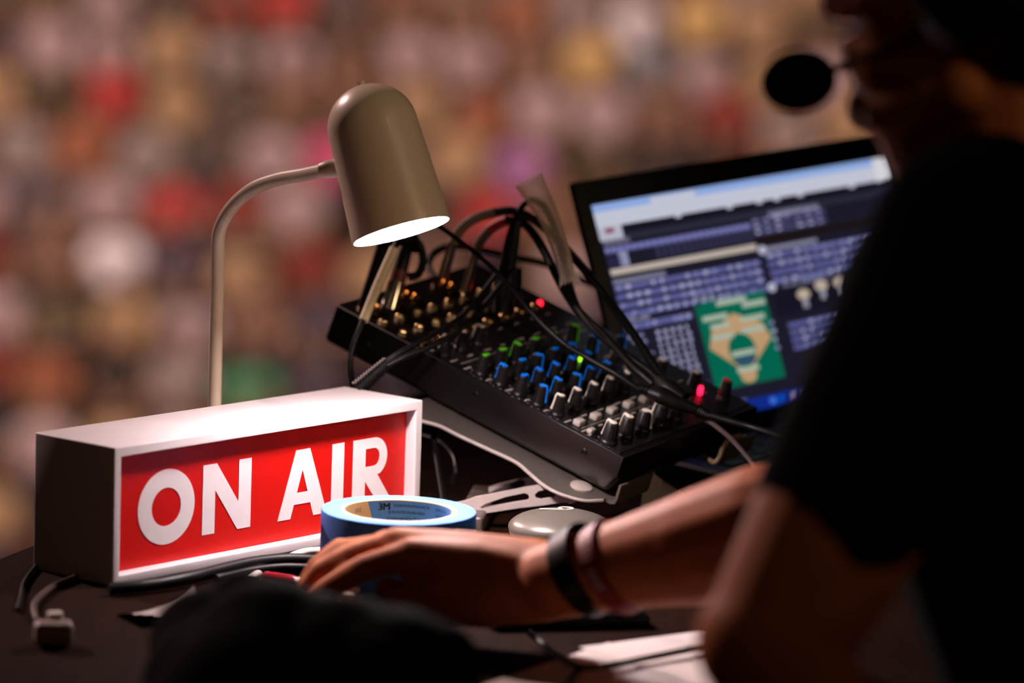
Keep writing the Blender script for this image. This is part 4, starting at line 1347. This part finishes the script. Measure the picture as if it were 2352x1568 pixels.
# trousers
m = MB()
for s in (-1, 1):
    hp_ = hip + ET * (0.09 * s)
    kn = hp_ + FW * 0.40 + ET * (0.05 * s) + V((0, 0, -0.04))
    an = V((kn.x, kn.y, 0.10)) - FW * 0.06
    m.chain([hip + UP * 0.01, hp_, kn], [0.10, 0.098, 0.07])
    m.chain([kn, an], [0.069, 0.052])
me = remeshed(m, 0.012, 4)
o = link('trousers', me, mat('dark_denim', (26, 22, 26), 0.9, var=0.2, scale=200), person)
# hair
m = MB()
m.ball(hd(-0.102, 0, 0.145), (0.084, 0.098, 0.096), HM)
m.ball(hd(-0.125, 0, 0.105), (0.080, 0.080, 0.090), HM)
t = m.bm
fr = [v for v in t.verts if ((v.co - chin).dot(FW) > -0.030 and (v.co - chin).z < 0.19)]
for v in fr:
    f = (v.co - chin).dot(FW)
    v.co -= FW * (f + 0.030)
me = remeshed(m, 0.006, 3)
o = link('hair', me, M_hair, person)
# wristbands
def band(seqc, r, w, mt, name, label, axis):
    q = axis.to_track_quat('Z', 'Y').to_matrix().to_4x4()
    m = MB()
    m.lathe([(r, -w / 2), (r + 0.0022, -w / 2 + 0.0008), (r + 0.0024, w / 2 - 0.0008), (r, w / 2), (r - 0.001, 0)], Matrix.Translation(seqc) @ q, 48, close=True)
    o = m.build(name, mt)
    return tag(o, label, 'wristband'), Matrix.Translation(seqc) @ q
ax = (px(1430, 1295, 3.00) - RW).normalized()
tilt = (ax + UP * 0.20).normalized()
bL = px(1348, 1308, 3.018)
b1, _ = band(bL, 0.0345, 0.021, M_rubber, 'wristband', 'black wristband on the reaching wrist, nearer the hand', (ax + UP * 0.26).normalized())
bR = px(1418, 1300, 3.003)
b2, Mb2 = band(bR, 0.0362, 0.016, mat('dark_red_silicone', (150, 26, 28), 0.55, var=0.06), 'wristband', 'dark red wristband with pale lettering, higher up the reaching arm', (ax + UP * 0.26).normalized())
m = MB()
vdir = (Mb2.inverted() @ CAM).normalized()
a0 = math.atan2(vdir.y, vdir.x)
for k in range(9):
    if k == 4:
        continue
    a = a0 + (k - 6.5) * 0.13
    for j in range(2):
        aa = a + 0.045 * j
        Mq = Mb2 @ Matrix.Rotation(aa, 4, 'Z') @ Matrix.Translation((0.0386, 0, 0))
        m.box((0.0004, 0.0011, 0.0075), Mq)
    Mq = Mb2 @ Matrix.Rotation(a + 0.022, 4, 'Z') @ Matrix.Translation((0.0386, 0, 0.003 * ((k % 3) - 1)))
    m.box((0.0004, 0.002, 0.0013), Mq)
o = m.build('lettering', mat('pale_print', (214, 186, 178), 0.6), b2)
tag(o, 'pale raised lettering')
# headset with boom microphone
hs = thing('headset', 'black headset whose round foam microphone sits before the mouth', 'headset', hd(-0.10, 0.09, 0.10))
mic = px(1835, 186, 2.66)
MB().ball(mic, (0.0275, 0.0245, 0.0225), Matrix.Rotation(-0.2, 4, 'Y')).build('foam_microphone', mat('black_foam', (8, 7, 7), 1.0, var=0.3, scale=700, bump=0.6, spec=0.0), hs)
ec = hd(-0.100, 0.092, 0.10)
MB().tube([mic + FW * -0.012 + LFT * 0.006, hd(-0.01, 0.05, 0.048), hd(-0.045, 0.075, 0.06), ec + LFT * 0.01], 0.0032, 10, 8).build('boom', M_shirt, hs)
qe = LFT.to_track_quat('Z', 'Y').to_matrix().to_4x4()
for s in (1, -1):
    c_ = hd(-0.100, 0.084 * s, 0.10)
    qs = (LFT * s).to_track_quat('Z', 'Y').to_matrix().to_4x4()
    MB().lathe([(0, 0), (0.034, 0), (0.040, 0.006), (0.040, 0.014), (0.036, 0.020), (0.036, 0.024), (0.030, 0.032), (0, 0.034)], Matrix.Translation(c_) @ qs, 36).build('ear_cup', M_black, hs)
arcp = []
for k in range(13):
    a = math.radians(-15 + 210 * k / 12)
    arcp.append(hd(-0.100, 0.108 * math.cos(a) * (1 if True else 0), 0.13 + 0.128 * math.sin(a)))
MB().tube(arcp, 0.007, 10, 4, flat=(0.5, 1.4)).build('headband', M_black, hs)

# chair under the person
chair = thing('office_chair', 'black office chair behind the desk, under the seated person', 'chair', (hip.x, hip.y, 0))
sz = hip.z - 0.125
MC = Matrix(((ET.x, FW.x, 0, 0), (ET.y, FW.y, 0, 0), (0, 0, 1, 0), (0, 0, 0, 1)))
cpos = V((hip.x, hip.y, 0)) + FW * 0.10
MB().rbox((0.48, 0.46, 0.07), Matrix.Translation(V((cpos.x, cpos.y, sz - 0.035))) @ MC, 0.025).build('seat', M_shirt, chair)
bp_ = V((hip.x, hip.y, sz + 0.33)) - FW * 0.20
MB().rbox((0.44, 0.06, 0.5), Matrix.Translation(bp_) @ MC, 0.025).build('backrest', M_shirt, chair)
MB().tube([V((cpos.x, cpos.y, sz - 0.06)), V((cpos.x, cpos.y, 0.08))], 0.03, 16, smooth=False).build('post', M_black, chair)
for k in range(5):
    a = 2 * math.pi * k / 5
    e_ = V((cpos.x + 0.3 * math.cos(a), cpos.y + 0.3 * math.sin(a), 0.055))
    lg = MB().tube([V((cpos.x, cpos.y, 0.09)), e_], [0.025, 0.018], 10, smooth=False).build('leg', M_black, chair)
    MB().ball(e_ - V((0, 0, 0.028)), 0.0265, seg=14).build('castor', M_black, lg)
MB().tube([V((cpos.x, cpos.y, sz - 0.07)), V((cpos.x, cpos.y, sz - 0.08)) - FW * 0.28, bp_ - UP * 0.15 - FW * 0.035], 0.016, 10, 6).build('back_bracket', M_black, chair)

# ------------------------------------------------------------------ the crowd across the field
SKN = [(176, 130, 110), (156, 108, 86), (184, 142, 124), (120, 82, 66)]
HAIRS = [(58, 42, 36), (86, 62, 48), (120, 96, 72), (44, 34, 32)]
SHIRT = {'white': (222, 208, 218), 'grey': (138, 122, 122), 'dark grey': (78, 66, 64), 'black': (44, 34, 32), 'red': (168, 48, 50), 'dark red': (120, 34, 26),
         'orange': (146, 84, 58), 'tan': (164, 130, 98), 'yellow': (196, 158, 102), 'navy': (64, 54, 70), 'blue grey': (112, 112, 122), 'green': (70, 136, 96),
         'olive': (84, 72, 54), 'pink': (190, 72, 118), 'purple': (158, 102, 156), 'mauve': (166, 140, 146), 'brown': (116, 82, 66)}
SM_ = {k: mat('shirt_' + k.replace(' ', '_'), v, 0.9, var=0.08, scale=12) for k, v in SHIRT.items()}
SKM = [mat('crowd_skin_%s' % n, c, 0.6, var=0.06, scale=12) for n, c in zip(('fair', 'tanned', 'pale', 'brown'), SKN)]
HRM = [mat('crowd_hair_%s' % n, c, 0.7, var=0.2, scale=20) for n, c in zip(('dark', 'brown', 'sandy', 'black'), HAIRS)]
TRM = [mat('crowd_trousers_%s' % n, c, 0.9, var=0.1, scale=12) for n, c in (('indigo', (44, 44, 64)), ('khaki', (110, 92, 70)), ('charcoal', (38, 34, 34)))]
def spectator(pose):
    # seated, facing -Y, seat height 0.44 above the tread
    b = MB()
    b.ball((0, 0, 1.16), (0.080, 0.098, 0.115), seg=14)
    b.cap((0, 0.01, 1.08), (0, 0.02, 0.98), 0.05, 0.055)
    for s in (-1, 1):
        b.chain([(0.09 * s, 0.03, 0.92), (0.08 * s, 0.05, 0.50)], [0.08, 0.09])
        el = (0.235 * s, -0.03 - 0.05 * pose, 0.70)
        wr_ = (0.14 * s, -0.27, 0.62 + 0.10 * pose * (s > 0))
        b.chain([(0.18 * s, 0.02, 0.93), el, wr_, (wr_[0] * 0.8, wr_[1] - 0.06, wr_[2])], [0.05, 0.042, 0.03, 0.036])
        b.chain([(0.09 * s, 0.03, 0.50), (0.12 * s, -0.38, 0.49), (0.12 * s, -0.36, 0.09), (0.12 * s, -0.50, 0.05)], [0.08, 0.062, 0.045, 0.04])
    body = remeshed(b, 0.022, 3)
    s_ = MB()
    for s in (-1, 1):
        s_.chain([(0.10 * s, 0.03, 0.915), (0.095 * s, 0.05, 0.52)], [0.105, 0.118])
        s_.chain([(0.185 * s, 0.02, 0.93), (0.222 * s, -0.01 - 0.03 * pose, 0.78)], [0.064, 0.060])
    s_.cap((0, 0.02, 0.95), (0, 0.03, 0.9), 0.08, 0.1)
    shirt = remeshed(s_, 0.025, 3)
    t_ = MB()
    for s in (-1, 1):
        t_.chain([(0.09 * s, 0.04, 0.50), (0.12 * s, -0.38, 0.50), (0.12 * s, -0.36, 0.12)], [0.10, 0.078, 0.062])
    tr = remeshed(t_, 0.025, 3)
    h_ = MB()
    h_.ball((0, 0.015, 1.195), (0.092, 0.105, 0.098), seg=14)
    h_.ball((0, 0.05, 1.13), (0.086, 0.075, 0.10), seg=14)
    if pose == 1:
        h_.ball((0, -0.10, 1.215), (0.075, 0.075, 0.012), seg=12)
    hair = remeshed(h_, 0.018, 2)
    for me_ in (body, shirt, tr, hair):
        me_.materials.append(SKM[0])
        me_.polygons.foreach_set('use_smooth', [True] * len(me_.polygons))
    return body, shirt, tr, hair
POSES = [spectator(0), spectator(1)]
BLOBS = [(20, 20, 'olive'), (120, 60, 'olive'), (250, 30, 'mauve'), (335, 20, 'dark grey'), (430, 60, 'tan'), (590, 40, 'red'), (690, 20, 'dark grey'), (790, 30, 'purple'),
         (900, 60, 'brown'), (1010, 20, 'brown'), (1210, 20, 'orange'), (1300, 10, 'grey'), (1435, 60, 'white'), (1610, 20, 'yellow'), (1770, 60, 'tan'),
         (45, 120, 'mauve'), (240, 110, 'mauve'), (165, 190, 'red'), (430, 170, 'tan'), (520, 90, 'grey'), (690, 120, 'mauve'), (1020, 140, 'mauve'), (1120, 140, 'brown'), (1290, 200, 'yellow'),
         (1520, 190, 'blue grey'), (1640, 130, 'mauve'), (1790, 120, 'tan'), (60, 320, 'grey'), (130, 340, 'orange'), (340, 260, 'grey'), (430, 270, 'dark grey'), (550, 330, 'mauve'), (740, 300, 'pink'),
         (1030, 290, 'orange'), (1640, 240, 'dark red'), (1450, 240, 'mauve'), (1200, 280, 'mauve'), (250, 450, 'mauve'), (190, 500, 'navy'), (350, 420, 'red'), (450, 480, 'dark red'),
         (1270, 410, 'purple'), (1060, 400, 'tan'), (650, 430, 'mauve'), (1140, 340, 'dark grey'), (1400, 360, 'black'), (1560, 320, 'brown'), (250, 650, 'white'), (40, 620, 'brown'), (110, 640, 'olive'), (420, 620, 'navy'),
         (380, 830, 'grey'), (580, 590, 'tan'), (720, 590, 'dark red'), (650, 720, 'brown'), (470, 740, 'mauve'), (60, 900, 'orange'), (230, 960, 'tan'), (640, 860, 'green'), (550, 830, 'mauve'), (740, 800, 'navy'),
         (150, 820, 'black'), (90, 760, 'mauve'), (15, 1010, 'mauve'), (40, 1170, 'tan'), (1330, 560, 'mauve'), (1120, 520, 'red')]
def ordn(n):
    w = ['first', 'second', 'third', 'fourth', 'fifth', 'sixth', 'seventh', 'eighth', 'ninth', 'tenth', 'eleventh', 'twelfth', 'thirteenth', 'fourteenth', 'fifteenth', 'sixteenth', 'seventeenth', 'eighteenth', 'nineteenth', 'twentieth']
    return w[n]
random.seed(21)
def hidden(x, y):                            # standing wholly behind the desk things and the person
    if x > 1990:
        return True
    if y > 1330 and x < 90:
        return True
    if x > 90 and y > 1030:
        return True
    if x > 860 and y > 800:
        return True
    if x > 1360 and y > 560:
        return True
    return False
rows, beyond = [], []
for k in range(NROW):
    y = DROW + DEP * (k + 0.55)
    z = Z0 + RISE * k
    row = []
    spx = 0.60
    off = random.uniform(-0.25, 0.25)
    for i in range(-17, 18):
        x = i * spx + off + random.uniform(-0.02, 0.02)
        p = V((x, y, z + 0.95))
        X, Y, d = proj(p)
        if -60 < X < 2352 and -130 < Y < 1500 and not hidden(X, Y) and random.random() < 0.92:
            row.append((x, y + random.uniform(-0.05, 0.05), z, X, Y))
        elif -130 < Y < 1350 and (-1000 < X <= -60 or 2010 <= X < 3250):
            beyond.append((x, y, z, X))
    rows.append(row)
rows = [r for r in rows if r]
nr = len(rows)
pick = {}
seats = [q for r in rows for q in r]
for bx, by, c_ in BLOBS:
    free = [q for q in seats if (q[0], q[1]) not in pick]
    q = min(free, key=lambda q: (q[3] - bx) ** 2 + (q[4] + 35 - by) ** 2)
    if (q[3] - bx) ** 2 + (q[4] + 35 - by) ** 2 < 150 ** 2:
        pick[(q[0], q[1])] = c_
count = 0
for ri, row in enumerate(reversed(rows)):    # top row of the photo first
    for ci, (x, y, z, X, Y) in enumerate(sorted(row)):
        colr = pick.get((x, y)) or random.choice(['brown', 'mauve', 'grey', 'brown', 'dark grey', 'dark red', 'tan', 'mauve', 'black', 'olive', 'navy', 'brown'])
        body, shirt, tr, hair = POSES[random.randrange(2)]
        o = bpy.data.objects.new('spectator', body)
        COL.objects.link(o)
        o.location = (x, y, z)
        o.rotation_euler = (0, 0, random.uniform(-0.22, 0.22))
        o.scale = (1, 1, random.uniform(0.9, 1.08))
        def put(ob, mt):
            ob.material_slots[0].link = 'OBJECT'
            ob.material_slots[0].material = mt
        put(o, random.choice(SKM))
        tag(o, 'blurred %s-topped spectator, %s from left, %s crowd row from top' % (colr, ordn(min(ci, 19)), ordn(min(ri, 19))), 'person', 'spectators in the far stand')
        for nm, me_, mt in (('shirt', shirt, SM_[colr]), ('trousers', tr, random.choice(TRM)), ('hair', hair, random.choice(HRM))):
            c_ = bpy.data.objects.new(nm, me_)
            COL.objects.link(c_)
            c_.parent = o
            put(c_, mt)
        count += 1
for x, y, z, X in beyond:                    # the same stand carries on past both edges of the photo
    body, shirt, tr, hair = POSES[random.randrange(2)]
    o = bpy.data.objects.new('spectator', body)
    COL.objects.link(o)
    o.location = (x, y, z)
    o.rotation_euler = (0, 0, random.uniform(-0.22, 0.22))
    put(o, random.choice(SKM))
    if 0 < X < 2352:
        tag(o, 'spectator of the far stand hidden behind the person in the black T-shirt', 'person', 'spectators behind the person')
    else:
        side = 'left' if X < 0 else 'right'
        tag(o, 'seated spectator of the far stand beyond the %s edge of the photo' % side, 'person', 'spectators past the %s edge' % side)
    for nm, me_, mt in (('shirt', shirt, SM_[random.choice(list(SHIRT))]), ('trousers', tr, random.choice(TRM)), ('hair', hair, random.choice(HRM))):
        c_ = bpy.data.objects.new(nm, me_)
        COL.objects.link(c_)
        c_.parent = o
        put(c_, mt)
    count += 1
print('spectators', count, 'rows', nr)

# ------------------------------------------------------------------ light
def spot(name, loc, target, power, size, blend=0.3, rgb=(255, 240, 225), rad=0.4):
    l = bpy.data.lights.new(name, 'SPOT')
    l.energy = power
    l.spot_size = math.radians(size)
    l.spot_blend = blend
    l.color = lin(rgb)
    l.shadow_soft_size = rad
    o = bpy.data.objects.new(name, l)
    COL.objects.link(o)
    o.location = loc
    o.rotation_euler = (V(target) - V(loc)).to_track_quat('-Z', 'Y').to_euler()
    return o
# floodlight masts trained on the far stand
spot('floodlight', (-16, 12, 16), (-2, 36, -2), 35000, 50, rgb=(255, 226, 210), rad=0.6)
spot('floodlight', (14, 10, 18), (2, 37, -2), 35000, 50, rgb=(255, 226, 205), rad=0.6)
# a floodlight mast beyond the field whose spill reaches the desk
spot('floodlight', (-15, 19, 13), (-0.06, 3.08, 0.78), 18000, 3.0, blend=0.6, rgb=(255, 212, 206), rad=0.25)
# distant mast lights, seen as glints on the lamp shade
spot('floodlight', (11, -9, 14), (0, 3.3, 1.0), 120, 14, rgb=(255, 220, 180), rad=0.30)
spot('floodlight', (-7, -9, 15), (0, 3.3, 1.0), 60, 14, rgb=(255, 215, 175), rad=0.30)
# added unseen fill spot, high on the right, brightening lamp shade and sign
spot('fill_spot', (4.3, 0.2, 3.5), (-0.14, 3.36, 1.06), 400, 9, blend=0.7, rgb=(255, 220, 176), rad=0.5)
w = bpy.data.worlds.new('world')
sc.world = w
w.use_nodes = True
bg = w.node_tree.nodes['Background']
bg.inputs['Color'].default_value = (*lin((120, 84, 70)), 1)
bg.inputs['Strength'].default_value = 0.035

sc.view_settings.view_transform = 'Standard'
sc.view_settings.look = 'None'
sc.view_settings.exposure = 0.0
sc.view_settings.gamma = 1.0
sc.view_settings.use_curve_mapping = False
sc.cycles.use_denoising = True
sc.cycles.max_bounces = 6
